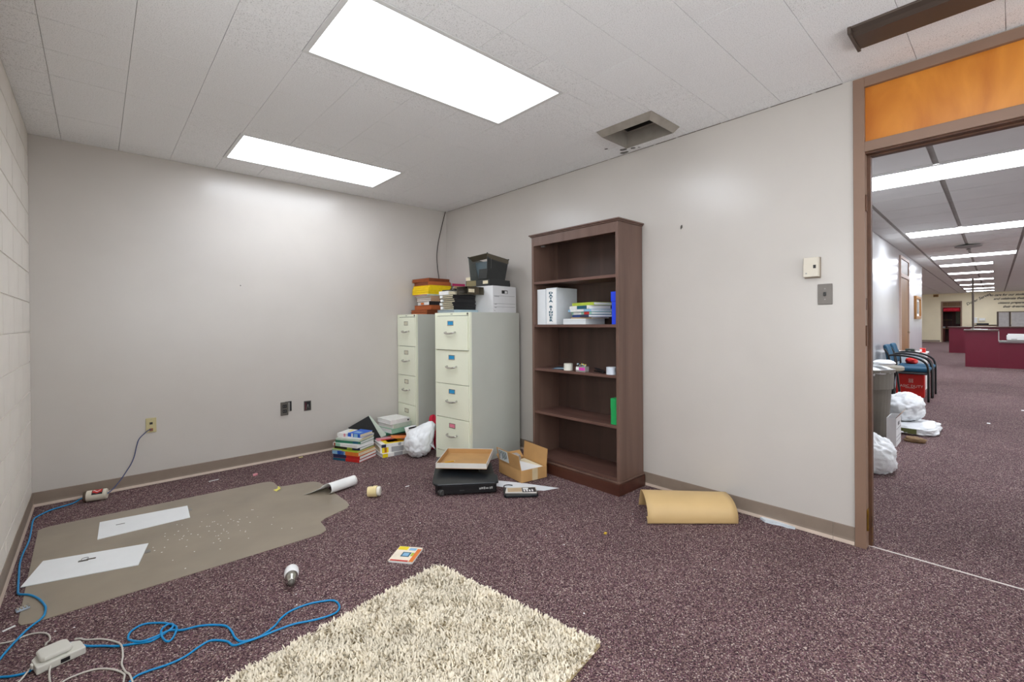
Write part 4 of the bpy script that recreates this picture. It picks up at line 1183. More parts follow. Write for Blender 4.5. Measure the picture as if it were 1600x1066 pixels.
# cup, bulb, booklet, scraps
t = thing('candle_cup', 'cream candle cup lying on its side beyond the chair mat', 'cup', (1.468,3.205,.0405), rot=(0, math.radians(88), math.radians(-38)))
WAX = mat('cream_wax', (236,216,160), rough=.4, var=.04)
MB().lathe([(.0,.0),(.034,.0),(.036,.004),(.040,.062),(.040,.066),(.036,.067),(.0,.060)], 28).build('body', WAX, t, smooth=False)
MB().lathe([(.0,.066),(.031,.067),(.034,.072),(.034,.088),(.030,.092),(.0,.092)], 28).build('lid', mat('cloudy_white_lid',(236,232,220),rough=.25), t)
MB().box(-.012,-.002,-.003,.012,.002,.003,M=T(-.039,.0,.035,0,0,0)).build('label', C['black'], t)
t = thing('light_bulb', 'white LED light bulb with silver base lying on the carpet', 'bulb', (.702,2.405,.034), rot=(math.radians(-90), 0, math.radians(-17)))
t.scale = (1.18,1.18,1.15)
MB().lathe([(.0245,.0),(.0275,.012),(.029,.03),(.027,.05),(.020,.064),(.010,.071),(0,.073)], 24).build('globe', mat('white_diffuser',(244,244,244),rough=.3,var=0), t, smooth=True)
MB().lathe([(.014,-.05),(.015,-.046),(.020,-.02),(.0245,-.0003)], 24).build('heat_sink', CHROME, t, smooth=True)
MB().lathe([(0,-.068),(.006,-.066),(.012,-.06),(.013,-.056),(.0125,-.054),(.0132,-.0505)], 20).build('screw_base', STEELD, t)
t = thing('booklet', 'small colourful booklet lying on the carpet near the shag rug', 'booklet', (1.247,2.250,.0008), math.radians(-52))
bx('pages', (-.067,-.077,0,.067,.077,.010), PAPER, t)
bx('cover', (-.069,-.079,.0101,.069,.079,.0114), cm('cream_cover',(240,226,206)), t)
for nm, b_ in (('yellow_print',(-.066,.04,.0115,-.01,.076,.0121,'yellow')),('orange_print',(.045,-.076,.0115,.068,.06,.0121,'orange')),('teal_print',(-.022,-.03,.0115,.026,.018,.0121,'teal')),('sky_print',(-.014,-.022,.0121,.018,.01,.0126,'sky')),('lime_print',(.030,-.02,.0115,.044,.016,.0121,'lime')),('red_print',(-.06,-.078,.0115,.04,-.066,.0121,'red')),('lilac_print',(0,.04,.0115,.04,.066,.0121,'sky'))):
    bx(nm, b_[:6], C[b_[6]], t)
def scrap(name, label, pts, m, x_, y_, rz=0, z_=.001, h=.003, cat='scrap'):
    return tag(MB().prism(pts, 0, h, M=T(x_, y_, z_, rz)).build(name, m), label, cat)
t = thing('sticky_note', 'folded yellow paper note lying on the chair mat', 'note', (1.03,3.815,.0040), math.radians(20))
MB().sheet([[(-.035,-.018,.001),(-.035,.018,.006)],[(.0,-.016,.010),(.0,.02,.004)],[(.02,.01,.004),(.018,.035,.018)]]).build('paper', cm('note_yellow',(230,222,110)), t, solid=.001)
scrap('pink_wrapper','crumpled pink wrapper on the carpet near the back wall',[(-.02,-.012),(.0,-.018),(.024,-.006),(.02,.012),(-.006,.016)],C['pink'],.98,4.33,.3,h=.012,cat='wrapper')
scrap('paper_strip','thin white paper strip on the carpet behind the chair mat',[(-.035,-.003),(.035,-.004),(.035,.003),(-.035,.004)],PAPER,.70,4.42,.1)
scrap('paper_strip','short white paper strip by the near corner of the chair mat',[(-.02,-.005),(.02,-.004),(.02,.005),(-.02,.004)],PAPER,-.285,2.86,.5)
scrap('paper_strip','small white paper strip on the carpet left of the black machine',[(-.016,-.004),(.016,-.003),(.016,.004),(-.016,.004)],PAPER,1.79,3.20,.0)
scrap('yellow_scrap','small yellow scrap on the carpet before the bookcase',[(-.012,-.006),(.01,-.008),(.012,.006),(-.008,.008)],cm('scrap_yellow',(214,176,60)),2.26,1.66,.3,h=.005)
scrap('yellow_scrap','pale yellow scrap against the back baseboard',[(-.018,-.006),(.02,-.006),(.02,.006),(-.016,.006)],cm('scrap_pale',(220,206,140)),1.435,4.60,.1,h=.006)
t = thing('key_fob', 'small silver and blue plastic connector lying on the corner of the mat', 'connector', (-.257,3.002,.0042), math.radians(15))
bx('shell', (-.022,-.012,0,.022,.012,.010), mat('pale_blue_shell',(176,190,206),rough=.3), t, .002)
for k in range(4): bx('contact', (-.018+.011*k,-.0125,.0102,-.012+.011*k,.0125,.0135), CHROME, t)

# white can on the blue cable
t = thing('storage_can', 'white plastic can with a red and black label threaded on the blue cable', 'can', (-.012,4.520,.0405), rot=(0, math.radians(90), math.radians(-13)))
CANW = mat('ivory_can', (218,210,192), rough=.45, var=.05, scale=20, bump=.1)
g = MB(); g.lathe([(.013,-.055),(.036,-.055),(.038,-.05),(.038,.055),(.034,.062),(.013,.064),(.013,-.055)], 28); g.build('body', CANW, t, smooth=False)
g = MB(); g.lathe([(.012,-.068),(.036,-.068),(.0385,-.064),(.0385,-.052),(.0362,-.0515),(.012,-.0552),(.012,-.068)], 28); g.build('dark_end', mat('brown_ring',(90,74,60),rough=.5,var=.15), t)
rows = [[(.0388*math.cos(a), .0388*math.sin(a), zz_) for a in [math.radians(168+10*k)+.0 for k in range(9)]] for zz_ in (-.02,.04)]
lb_ = MB().sheet(rows).build('label', C['black'], t, solid=.0006)
rows = [[(.0396*math.cos(a), .0396*math.sin(a), zz_) for a in [math.radians(184+12*k+6*math.sin(zz_*160)) for k in range(5)]] for zz_ in [-.016+.0065*q for q in range(9)]]
MB().sheet(rows).build('red_swirl', C['red'], lb_, solid=.0004)
rows = [[(.0401*math.cos(a), .0401*math.sin(a), zz_) for a in [math.radians(204+7*k+10*math.sin(zz_*150)) for k in range(2)]] for zz_ in [-.014+.006*q for q in range(8)]]
MB().sheet(rows).build('white_swirl', PAPER, lb_, solid=.0003)

# ------------------------------------------------------------------ cables
CBL = mat('blue_cable_jacket', (0,138,198), rough=.4, var=.03)
CBLD = mat('grey_blue_cable', (54,70,116), rough=.4, var=.05)
CWH = mat('grey_white_cable', (206,200,190), rough=.45, var=.03)
b1 = [(.30,4.636,.446),(.274,4.635,.424),(.239,4.634,.384),(.223,4.634,.327),(.21,4.634,.259),(.191,4.632,.203),(.163,4.625,.154),(.125,4.60,.098),(.085,4.555,.058),(.052,4.512,.0405)]
cab = thing('network_cable', 'blue network cable running from the wall jack through the can along the left wall', 'cable', (0,0,0))
MB().tube(bez([(.316,4.645,.446)]+b1, 5), .0034, 8).build('upper_lead', CBLD, cab, smooth=True)
fl1 = [(-.13,4.545),(-.18,4.515),(-.243,4.481),(-.300,4.397),(-.318,4.320),(-.31,4.059),(-.308,3.891),(-.316,3.723),(-.314,3.563),(-.302,3.383),(-.292,3.244),(-.283,3.18),(-.248,3.141),(-.212,3.066),(-.185,2.969),(-.18,2.907),(-.186,2.853),(-.21,2.813),(-.23,2.776),(-.252,2.718),(-.272,2.654),(-.290,2.59),(-.315,2.52),(-.325,2.3)]
MB().tube(bez([(.052,4.512,.0405),(-.012,4.520,.0405),(-.085,4.536,.034)]+[(x_,y_,.0085) for x_,y_ in fl1], 5), .0044, 8).build('floor_run', CBL, cab, smooth=True)
fl2 = [(-.295,2.487),(-.27,2.481),(-.237,2.458),(-.196,2.449),(-.159,2.457),(-.122,2.487),(-.087,2.511),(-.041,2.487),(.006,2.443),(.053,2.399),(.111,2.366),(.149,2.345),(.181,2.356),(.221,2.372),(.228,2.399),(.212,2.414),(.188,2.387),(.187,2.325),(.2,2.283),(.218,2.296),(.236,2.353),(.232,2.4),(.2,2.453),(.139,2.499),(.096,2.478),(.084,2.431),(.094,2.391),(.124,2.358),(.171,2.355),(.213,2.363),(.254,2.341),(.308,2.324),(.359,2.287),(.394,2.244),(.404,2.19),(.406,2.137),(.421,2.092),(.468,2.074),(.505,2.081),(.548,2.106),(.583,2.142),(.629,2.165),(.697,2.164),(.76,2.139),(.798,2.109),(.802,2.06),(.782,2.022),(.74,2.008),(.678,2.024),(.609,2.054),(.549,2.062),(.489,2.064),(.433,2.071),(.392,2.089),(.378,2.132),(.347,2.171),(.321,2.185),(.287,2.172),(.242,2.147),(.192,2.14),(.136,2.149),(.1,2.15),(.081,2.135),(.071,2.112),(.03,2.0),(.0,1.85)]
pts = []
for i, (x_, y_) in enumerate(fl2):
    zc = .005
    if 13 <= i <= 20: zc = .012
    if 26 <= i <= 29: zc = .011
    if 47 <= i <= 52: zc = .009
    pts.append((x_, y_, zc + (.02 if 4 <= i <= 6 else 0)))
tag(MB().tube(bez(pts, 5), .0042, 8).build('network_cable', CBL, smooth=True), 'blue network cable lying in loops on the carpet by the shag rug', 'cable')
def wcable(label, p2, z_=.004):
    return tag(MB().tube(bez([(x_,y_,z_+(.0 if len(q)<1 else q[0])) for x_,y_,*q in p2], 6), .0032, 8).build('phone_cable', CWH, smooth=True), label, 'cable')
wcable('thin white cable curving behind the white adapter at the left edge', [(-.36+.06,2.746),(-.262,2.733),(-.218,2.744),(-.18,2.724),(-.158,2.687),(-.151,2.64),(-.158,2.60,.012),(-.160,2.565,.02)])
wcable('white cable leaving the adapter to the right and down', [(-.075,2.53,.022),(-.06,2.545,.01),(-.042,2.538),(.007,2.498),(.045,2.442),(.062,2.381,.008),(.064,2.318),(.059,2.264),(.068,2.204),(.079,2.161,.006),(.09,2.06)])
wcable('short white cable running from the adapter to the lower left', [(-.165,2.500,.02),(-.178,2.485,.014),(-.189,2.464,.01),(-.21,2.421),(-.24,2.36),(-.28,2.25)])
wcable('white cable dropping straight down from the adapter', [(-.138,2.44,.02),(-.1385,2.41,.008),(-.139,2.375),(-.132,2.309),(-.12,2.22)])
wcable('white cable arching along the bottom edge of the picture', [(-.13,2.24),(-.101,2.295),(-.064,2.306),(-.013,2.296),(.031,2.255),(.062,2.198),(.062,2.161),(.05,2.08)])
# white adapter box
ADP = mat('white_adapter_plastic', (212,210,200), rough=.4, var=.02)
t = thing('wall_adapter', 'white plastic jack adapter with cables on the carpet at the lower left', 'adapter', (-.112,2.468,.0006), math.radians(14))
g = MB(); g.prism([(-.075,-.045),(.062,-.045),(.062,.022),(.03,.05),(-.06,.05),(-.075,.03)], 0, .028); g.build('base', ADP, t, .004)
g = MB(); g.prism([(-.062,-.02),(-.05,-.03),(.02,-.03),(.03,-.02),(.028,.045),(.015,.058),(-.05,.058),(-.06,.045)], .0283, .046); g.build('cover', ADP, t, .008, seg=3)
bx('port', (-.01,-.0455,.006,.016,-.0448,.020), DARK, t)
bx('strain_relief', (-.082,-.008,.010,-.0752,.012,.026), ADP, t, .002)

# ------------------------------------------------------------------ shag rug
RUGB = mat('rug_backing', (186,168,130), rough=.9, var=.06, scale=40)
RUGT = mat('cream_yarn', (238,228,208), rough=.85, var=.08, scale=9, spec=.2)
ra = Vector((-.988,-.153)); rb = Vector((.160,-.987))        # along the long and short edge from the far corner
r0 = Vector((1.303,2.030)); RL, RS = 1.62, .945
t = thing('shag_rug', 'cream shag rug lying at an angle on the carpet', 'rug', (r0.x, r0.y, 0))
cor = [(0,0), tuple(ra*RL), tuple(ra*RL+rb*RS), tuple(rb*RS)]
MB().prism(cor, .0008, .012).build('backing', RUGB, t)
rng = np.random.default_rng(4)
N = 52000
uu = rng.random(N); vv = rng.random(N)
base = np.stack([ra.x*uu*RL+rb.x*vv*RS, ra.y*uu*RL+rb.y*vv*RS], 1)
lean = rng.random(N)*2*np.pi
lean = lean*0.8 + 1.5*np.sin(base[:,0]*23+1)*np.cos(base[:,1]*27)
ln = rng.uniform(.014,.026,N); lr = rng.uniform(.3,1.35,N)
dx, dy = np.cos(lean)*np.sin(lr), np.sin(lean)*np.sin(lr)
wd = rng.uniform(.0022,.0036,N)
perp = np.stack([-np.sin(lean), np.cos(lean)], 1)
V = np.zeros((N,8,3), np.float32)
for k, (h_, w_) in enumerate(((0,1.0),(.45,1.15),(.8,1.0),(1.0,.25))):
    cx = base[:,0]+dx*ln*h_**1.6; cy = base[:,1]+dy*ln*h_**1.6
    cz = .010+ln*np.cos(lr*.8)*h_
    V[:,2*k,0] = cx-perp[:,0]*wd*w_; V[:,2*k,1] = cy-perp[:,1]*wd*w_; V[:,2*k,2] = cz
    V[:,2*k+1,0] = cx+perp[:,0]*wd*w_; V[:,2*k+1,1] = cy+perp[:,1]*wd*w_; V[:,2*k+1,2] = cz+wd*.4
idx = np.arange(N)[:,None]*8
quads = np.concatenate([idx+np.array([[2*k,2*k+1,2*k+3,2*k+2]]) for k in range(3)], 0).astype(np.int32)
me = bpy.data.meshes.new('yarn')
me.vertices.add(N*8); me.vertices.foreach_set('co', V.reshape(-1))
me.loops.add(quads.size); me.loops.foreach_set('vertex_index', quads.reshape(-1))
me.polygons.add(len(quads)); me.polygons.foreach_set('loop_start', np.arange(len(quads), dtype=np.int32)*4)
me.materials.append(RUGT)
me.polygons.foreach_set('use_smooth', np.ones(len(quads), bool))
me.update(calc_edges=True)
o = inst('yarn', me, t); o['kind'] = 'stuff'

# ------------------------------------------------------------------ the hall beyond the doorway (turned by a degree)
TH = 0.018
HO = Vector((3.29, .5))
H2 = 2.70
def hp(x, y):
    d = Vector((x, y))-HO
    return (HO.x+d.x*math.cos(TH)-d.y*math.sin(TH), HO.y+d.x*math.sin(TH)+d.y*math.cos(TH))
HLOC = hp(0, 0)
def hplace(o):
    o.location = (HLOC[0], HLOC[1], 0); o.rotation_euler = (0, 0, TH); return o
def hthing(name, label, cat, x, y, z=0, rz=0.0, group=None, rot=None):
    q = hp(x, y)
    t = thing(name, label, cat, (q[0], q[1], z), TH+rz, group)
    if rot: t.rotation_euler = (rot[0], rot[1], rot[2]+TH)
    return t
HPAINT = mat('glossy_hall_paint', (204,204,205), rough=.2, var=.02, scale=2, bump=.04, bscale=7)
CREAMW = mat('cream_hall_paint', (232,220,190), rough=.5, var=.02, scale=2)
HTILE = mat('grey_lay_in_tile', (226,225,222), rough=.85, var=.02, scale=3)
g = MB(); g.box(3.2, 1.41, 0, 16.34, 1.56, H2+.3)
hw1 = struct(hplace(g.build('wall_hall_left', HPAINT)), 'glossy white hall wall', 'wall')
FX = 35.0
g = MB(); dA, dB, dZ = 1.31, 2.14, 2.27
g.box(FX, -8, 0, FX+.15, dA, H2+.3); g.box(FX, dB, 0, FX+.15, 7.2, H2+.3); g.box(FX, dA, dZ, FX+.15, dB, H2+.3)
hw2 = struct(hplace(g.build('wall_hall_far', CREAMW)), 'cream wall at the far end of the hall', 'wall')
g = MB(); g.box(3.1, -8.15, 0, FX+.15, -8, .55); g.box(3.1, -8.15, 2.5, FX+.15, -8, H2+.3)
xs = [3.1, 4.2]
while xs[-1] < FX: xs.append(xs[-1]+3.4)
for x_ in xs: g.box(x_, -8.15, .55, min(x_+.2, FX+.15), -8, 2.5)
struct(hplace(g.build('wall_hall_right', CREAMW)), 'cream hall wall with added ribbon windows, out of view', 'wall')
w3 = hplace(semp('fill_window_3', label='added ribbon windows that light the hall, out of view', cat='window'))  # unseen windows added to bring daylight into the hall
for x_ in xs[1:-1]:
    bx('pane', (x_+.2, -8.08, .55, x_+3.4, -8.07, 2.5), GLASS, w3)
g = MB(); g.box(16.34, 7.05, 0, FX, 7.2, H2+.3); g.box(16.2, 1.56, 0, 16.34, 7.05, H2+.3)
struct(hplace(g.build('wall_hall_side', CREAMW)), 'cream wall of the side space', 'wall')
hwb = baseboard('baseboard_hall', (3.36,1.41), (16.34,1.41), (0,-1)); hplace(hwb)
hwb = baseboard('baseboard_hall_far', (FX,7.0), (FX,dB+.06), (-1,0)); hplace(hwb)
# hall ceiling
GRIDM = mat('dark_grid_gap', (158,154,148), rough=.8)
g = MB(); g.box(3.1, -8, H2+.012, FX, 7.1, H2+.15)
hc = struct(hplace(g.build('ceiling_hall', GRIDM)), 'grey lay in tile ceiling of the hall', 'ceiling')
HL = []
for x_, wx in ((5.74,.62),(9.88,.66),(14.15,.62)):
    HL.append((x_, -.255, x_+wx, 1.085))
for x_ in (16.42,19.55,22.95,26.45,29.9,32.7):
    HL.append((x_, .09, x_+.62, 1.085))
HLX = []
for x_ in (5.74,9.88,14.15,19.55,22.95,26.45,29.9):  # extra row out of view, added to light the hall evenly
    HLX.append((x_, -4.42, x_+.62, -3.08))
for x_ in (19.55,22.95,26.45,29.9):
    HLX.append((x_, 3.9, x_+.62, 5.2))
PX_, PY_ = .68, .69
far_t = MB()
ytops = [1.405, 1.12] + [1.12-PY_*k for k in range(1, 14)]
def htile(x0, x1, y0, y1, far):
    ps = [(x0+.007, y0+.022, x1-.007, y1-.022 if y1 < 1.4 else y1)]
    for hl in HL+HLX:
        ps = [q for p_ in ps for q in subtract(p_, (hl[0]-.004, hl[1]-.012, hl[2]+.004, hl[3]+.012))]
    ps = [p_ for p_ in ps if p_[2]-p_[0] > .01 and p_[3]-p_[1] > .01]
    if not ps: return
    b = far_t if far else MB()
    for p_ in ps: b.box(p_[0], p_[1], H2, p_[2], p_[3], H2+.012)
    if not far: b.build('ceiling_tile', HTILE, hc)
k = 0
x_ = 7.02-PX_*6
while x_ < FX-.1:
    far = x_ > 12.5
    for j in range(len(ytops)-1):
        if ytops[j+1] < -4.6 and not far: far2 = True
        else: far2 = far
        htile(max(x_,3.36), min(x_+PX_, FX), ytops[j+1], ytops[j], far2)
    if x_ > 16.2:
        yy = 1.41
        while yy < 7.0:
            htile(x_, min(x_+PX_, FX), yy, min(yy+PY_, 7.05), True); yy += PY_
    x_ += PX_
o = far_t.build('distant_tiles', HTILE, hc); o['kind'] = 'stuff'
HLENS = emit('hall_fluorescent_lens', (240,246,255), HALL_STRENGTH)
ordn = ['first','second','third','fourth','fifth','sixth','seventh','eighth','ninth']
for i, l in enumerate(HL+HLX):
    if i < len(HL): lb = 'hall ceiling light, '+ordn[i]+' from the doorway in the row over the aisle'; gp = 'hall ceiling lights over the aisle'
    elif i < len(HL)+7: lb = 'added unseen ceiling light along the right of the hall, '+ordn[i-len(HL)]+' from the doorway'; gp = 'added unseen hall lights on the right'
    else: lb = 'ceiling light over the hidden side space, '+ordn[i-len(HL)-7]+' from the doorway'; gp = 'hidden hall lights on the left'
    cx, cy = (l[0]+l[2])/2, (l[1]+l[3])/2
    t = hthing('ceiling_light', lb, 'ceiling light', cx, cy, H2, 0, gp)
    hx_, hy_ = (l[2]-l[0])/2, (l[3]-l[1])/2
    bx('lens', (-hx_+.012,-hy_+.012,0.0,hx_-.012,hy_-.012,.004), HLENS, t)
    g = MB(); g.box(-hx_,-hy_,-.003,hx_,-hy_+.012,.008); g.box(-hx_,hy_-.012,-.003,hx_,hy_,.008); g.box(-hx_,-hy_+.012,-.003,-hx_+.012,hy_-.012,.008); g.box(hx_-.012,-hy_+.012,-.003,hx_,hy_-.012,.008)
    g.build('frame', TRIM, t)
t = hthing('ceiling_diffuser', 'round grey air diffuser on the hall ceiling', 'diffuser', 12.35, .41, H2)
MB().lathe([(.0,-.075),(.02,-.075),(.05,-.06),(.17,-.045),(.19,-.035),(.19,-.025),(.12,-.012),(.10,0)], 28).build('body', mat('grey_diffuser',(150,148,146),rough=.5), t)
MB().lathe([(.03,-.10),(.035,-.09),(.02,-.0755)], 14).build('nozzle', GREYM, t)

# hall door with transom
OAK = wood_mat('honey_oak', (128,84,36), (160,112,56), .4, .6, (1,1,.15))
OAKD = wood_mat('dark_transom_wood', (84,56,30), (112,78,44), .4, .6, (1,1,.15))
PFR = mat('beige_pink_frame', (190,164,150), rough=.45, var=.03)
q = hp(12.83, 1.41)
d2 = semp('door_2', (q[0], q[1], 0), TH, 'honey wood hall door with transom in a beige frame', 'door')
for (b_, nm) in (((-.66,-.03,0,-.60,.0,2.60),'jamb'),((.60,-.03,0,.66,.0,2.60),'jamb'),((-.60,-.03,2.54,.60,.0,2.60),'head'),((-.60,-.03,2.16,.60,.0,2.24),'transom_rail')):
    bx(nm, b_, PFR, d2, .002)
bx('leaf', (-.60,-.014,.01,.60,-.001,2.155), OAK, d2)
bx('transom_panel', (-.60,-.014,2.245,.60,-.001,2.535), OAKD, d2)
bx('door_knob', (.50,-.05,.98,.54,-.014,1.02), CHROME, d2, .008)
t = hthing('picture_frame', 'wooden picture frame on the white hall wall', 'picture', 15.12, 1.41, 1.57)
g = MB()
for b_ in ((-.52,-.05,-.28,.52,-.002,-.21),(-.52,-.05,.21,.52,-.002,.28),(-.52,-.05,-.21,-.45,-.002,.21),(.45,-.05,-.21,.52,-.002,.21)): g.box(*b_)
g.build('frame', OAK, t, .004)
bx('mat_board', (-.45,-.012,-.21,.45,-.002,.21), PAPER, t); bx('picture', (-.34,-.016,-.15,.34,-.0122,.15), mat('grey_picture',(120,120,116),rough=.4,var=.4,scale=9), t)

# far doorway: frame, transom, red valance, red brown room behind
q = hp(FX, (dA+dB)/2)
d3 = semp('door_3', (q[0], q[1], 0), TH, 'far doorway with brown frame and transom', 'door')
hwid = (dB-dA)/2
for (b_, nm) in (((-.03,-hwid,0,.12,-hwid+.06,dZ),'jamb'),((-.03,hwid-.06,0,.12,hwid,dZ),'jamb'),((-.03,-hwid+.06,dZ-.06,.12,hwid-.06,dZ),'head'),((-.03,-hwid+.06,1.93,.12,hwid-.06,1.99),'transom_rail')):
    bx(nm, b_, FRAME, d3, .004)
bx('transom_panel', (.03,-hwid+.06,1.99,.06,hwid-.06,dZ-.06), OAKD, d3)
t = hthing('window_valance', 'red gathered valance hanging in the far doorway', 'valance', FX+.10, (dA+dB)/2, 1.70)
rows = [[(.02*math.sin(j*1.9), -.34+.68*j/40, .22*(1-i)) for j in range(41)] for i in range(2)]
MB().sheet(rows).build('cloth', mat('red_valance_cloth',(206,40,60),rough=.8), t, solid=.004, smooth=True)
REDW = wood_mat('cherry_wood', (84,26,20), (116,42,30), .4, .6)
g = MB(); g.box(37.0,.4,0,37.1,3.2,H2); g.box(FX+.16,3.1,0,37.0,3.2,H2); g.box(FX+.16,.4,0,37.0,.5,H2); g.box(FX+.16,.4,H2-.05,37.1,3.2,H2)
struct(hplace(g.build('wall_far_office', REDW)), 'cherry wood panelled room beyond the far doorway', 'wall')
t = hthing('cherry_desk', 'cherry wood desk and hutch inside the far room', 'desk', 36.4, 1.95, 0)
bx('top', (-.3,-.15,.72,.4,.5,.76), OAK, t); bx('pedestal', (-.25,.1,0,.35,.45,.718), REDW, t); bx('hutch_shelf', (.0,-.15,1.22,.4,.5,1.25), OAK, t); bx('hutch_back', (.38,-.15,.761,.4,.5,1.7), REDW, t)
bx('paper_pile', (-.2,.1,.761,.1,.35,.85), PAPER, t)
t = hthing('framed_glass', 'glass cabinet door inside the far room', 'cabinet', 36.7, 1.55, 0)
bx('body', (.0,-.16,0,.25,.14,2.0), REDW, t); bx('glass', (-.006,-.10,1.0,-.001,.08,1.75), mat('dim_glass',(120,116,100),rough=.1), t)

# lettering on the far wall
LET = mat('black_wall_lettering', (42,36,34), rough=.6)
lt = hthing('wall_lettering', 'black script lettering on the cream far wall', 'lettering', FX-.004, .27, 2.53)
for s_, yy, zz_, sz in (('to care for our students', 0, 0, .155), ('and celebrate their', -.14, -.20, .155), ('citizens prepared for', -.29, -.42, .155), ('their dreams', -.47, -.62, .155)):
    inst('text_line', text_mesh(s_, sz, LET, .001, .35, 'LEFT', .003, .92), lt, (0, yy, zz_), (PI/2, 0, -PI/2), (1.02, 1, 1))
o = inst('text_line', text_mesh('Dover Serves', .19, LET, .001, .35, 'LEFT', .003), lt)
o.matrix_local = Matrix.Translation((0, .88, -.47)) @ Matrix.Rotation(-PI/2,4,'Z') @ Matrix.Rotation(PI/2,4,'X') @ Matrix.Rotation(math.radians(31),4,'Z')
t = hthing('wall_sign', 'small brown sign plate high on the far wall', 'sign', FX, 2.36, 2.60)
bx('plate', (-.02,-.11,-.07,0,.11,.07), mat('ochre_plate',(170,128,70),rough=.5), t, .004); bx('inset', (-.0215,-.08,-.035,-.0202,.08,.035), OAKD, t)
t = hthing('wall_phone', 'white wall telephone on the far wall', 'telephone', FX, .79, 1.21)
bx('base', (-.05,-.06,-.15,0,.06,.15), WHITE, t, .01); bx('handset', (-.09,-.055,-.02,-.0505,-.005,.14), WHITE, t, .01)
t = hthing('wall_box', 'white control box on the far wall beside the telephone', 'box', FX, .55, 1.23)
bx('body', (-.06,-.13,-.10,0,.13,.10), IVORY, t, .006); bx('cover', (-.066,-.11,-.02,-.0602,.11,.08), WHITE, t)
t = hthing('back_counter', 'low counter with dark items against the far wall', 'counter', FX-.31, -.2, 0)
bx('base', (-.28,-1.6,0,.28,1.05,.93), mat('tan_laminate',(176,154,120),rough=.5), t); bx('top', (-.30,-1.62,.931,.30,1.07,.97), mat('dark_laminate',(56,44,38),rough=.4), t)
bx('item', (-.2,.5,.9705,.1,.95,1.05), DARK, t)

# reception counters
BURG = mat('burgundy_laminate', (104,18,42), rough=.4, var=.04, scale=2)
CTOP = mat('dark_counter_top', (86,60,54), rough=.35, var=.04)
EDGE = mat('pale_edge_band', (196,188,184), rough=.4)
ca_ = hthing('reception_counter', 'burgundy reception counter with a lowered desk section, nearer the doorway', 'counter', 17.28, 0, 0, 0, 'burgundy reception counters')
bx('front_panel', (0,-.0,0,.05,.62,.955), BURG, ca_); bx('end_panel', (.05,.57,0,.70,.62,.955), BURG, ca_)
bx('raised_top', (-.04,.0,.956,.40,.65,.995), CTOP, ca_, .004)
bx('low_front', (0,-3.2,0,.05,-.0005,.655), BURG, ca_); bx('low_top', (-.03,-3.2,.656,.75,-.0015,.695), mat('grey_edge_top',(120,108,108),rough=.4), ca_, .004)
bx('step_panel', (.0,-.0014,.6952,.40,.018,.955), BURG, ca_); bx('edge_band', (-.006,-.006,.6955,-.0005,.010,.955), EDGE, ca_)
cb_ = hthing('reception_counter', 'burgundy reception counter further down the hall', 'counter', 24.1, 0, 0, 0, 'burgundy reception counters')
bx('front_panel', (0,-3.2,0,.05,1.28,.955), BURG, cb_); bx('end_panel', (.05,1.23,0,.6,1.28,.955), BURG, cb_); bx('top', (-.04,-3.2,.956,.62,1.32,.995), CTOP, cb_, .004)
t = hthing('printer', 'flat white printer on the lowered desk of the counter', 'printer', 17.62, -.50, .6956)
bx('body', (-.18,-.36,.03,.2,.36,.15), WHITE, t, .012); bx('base', (-.16,-.34,0,.18,.34,.0295), GREYM, t); bx('lid', (-.17,-.34,.1505,.19,.34,.185), WHITE, t, .01); bx('badge', (-.1815,.18,.05,-.1805,.28,.062), GREYM, t)
t = hthing('paper_pile', 'teal and white papers beside the printer on the lowered desk', 'papers', 17.45, -.07, .6956); bx('sheet', (-.08,-.05,0,.1,.05,.008), C['mint'], t); bx('sheet', (-.06,-.06,.0085,.08,.02,.014), PAPER, t)
t = hthing('paper_pile', 'white papers on the raised counter top', 'papers', 17.45, .32, .9955); bx('sheet', (-.1,-.12,0,.12,.14,.012), PAPER, t); bx('sheet', (-.08,.0,.0125,.1,.2,.02), C['pale'], t)
t = hthing('floor_pole', 'slim dark pole standing between the reception counters', 'pole', 18.55, .50, 0)
MB().lathe([(.13,0),(.13,.02),(.03,.03)], 20).build('foot', DARK, t); MB().lathe([(.024,.0305),(.024,2.42),(.0,2.44)], 14).build('shaft', BRONZE, t)
t = hthing('cubicle_panel', 'grey cubicle partition with dark frame behind the counters', 'partition', 29.8, 0, 0)
for (a, b2) in ((-.35,-.02),(-2.4,-.42)):
    bx('panel', (-.01,a,.1,.01,b2,1.56), mat('grey_panel',(186,184,182),rough=.4), t)
for yy in (0,-.37,-2.43): bx('post', (-.025,yy-.04,0,.025,yy+.02,1.60), BRONZE, t)
bx('rail', (-.025,-2.39,1.565,.025,-.04,1.60), BRONZE, t)

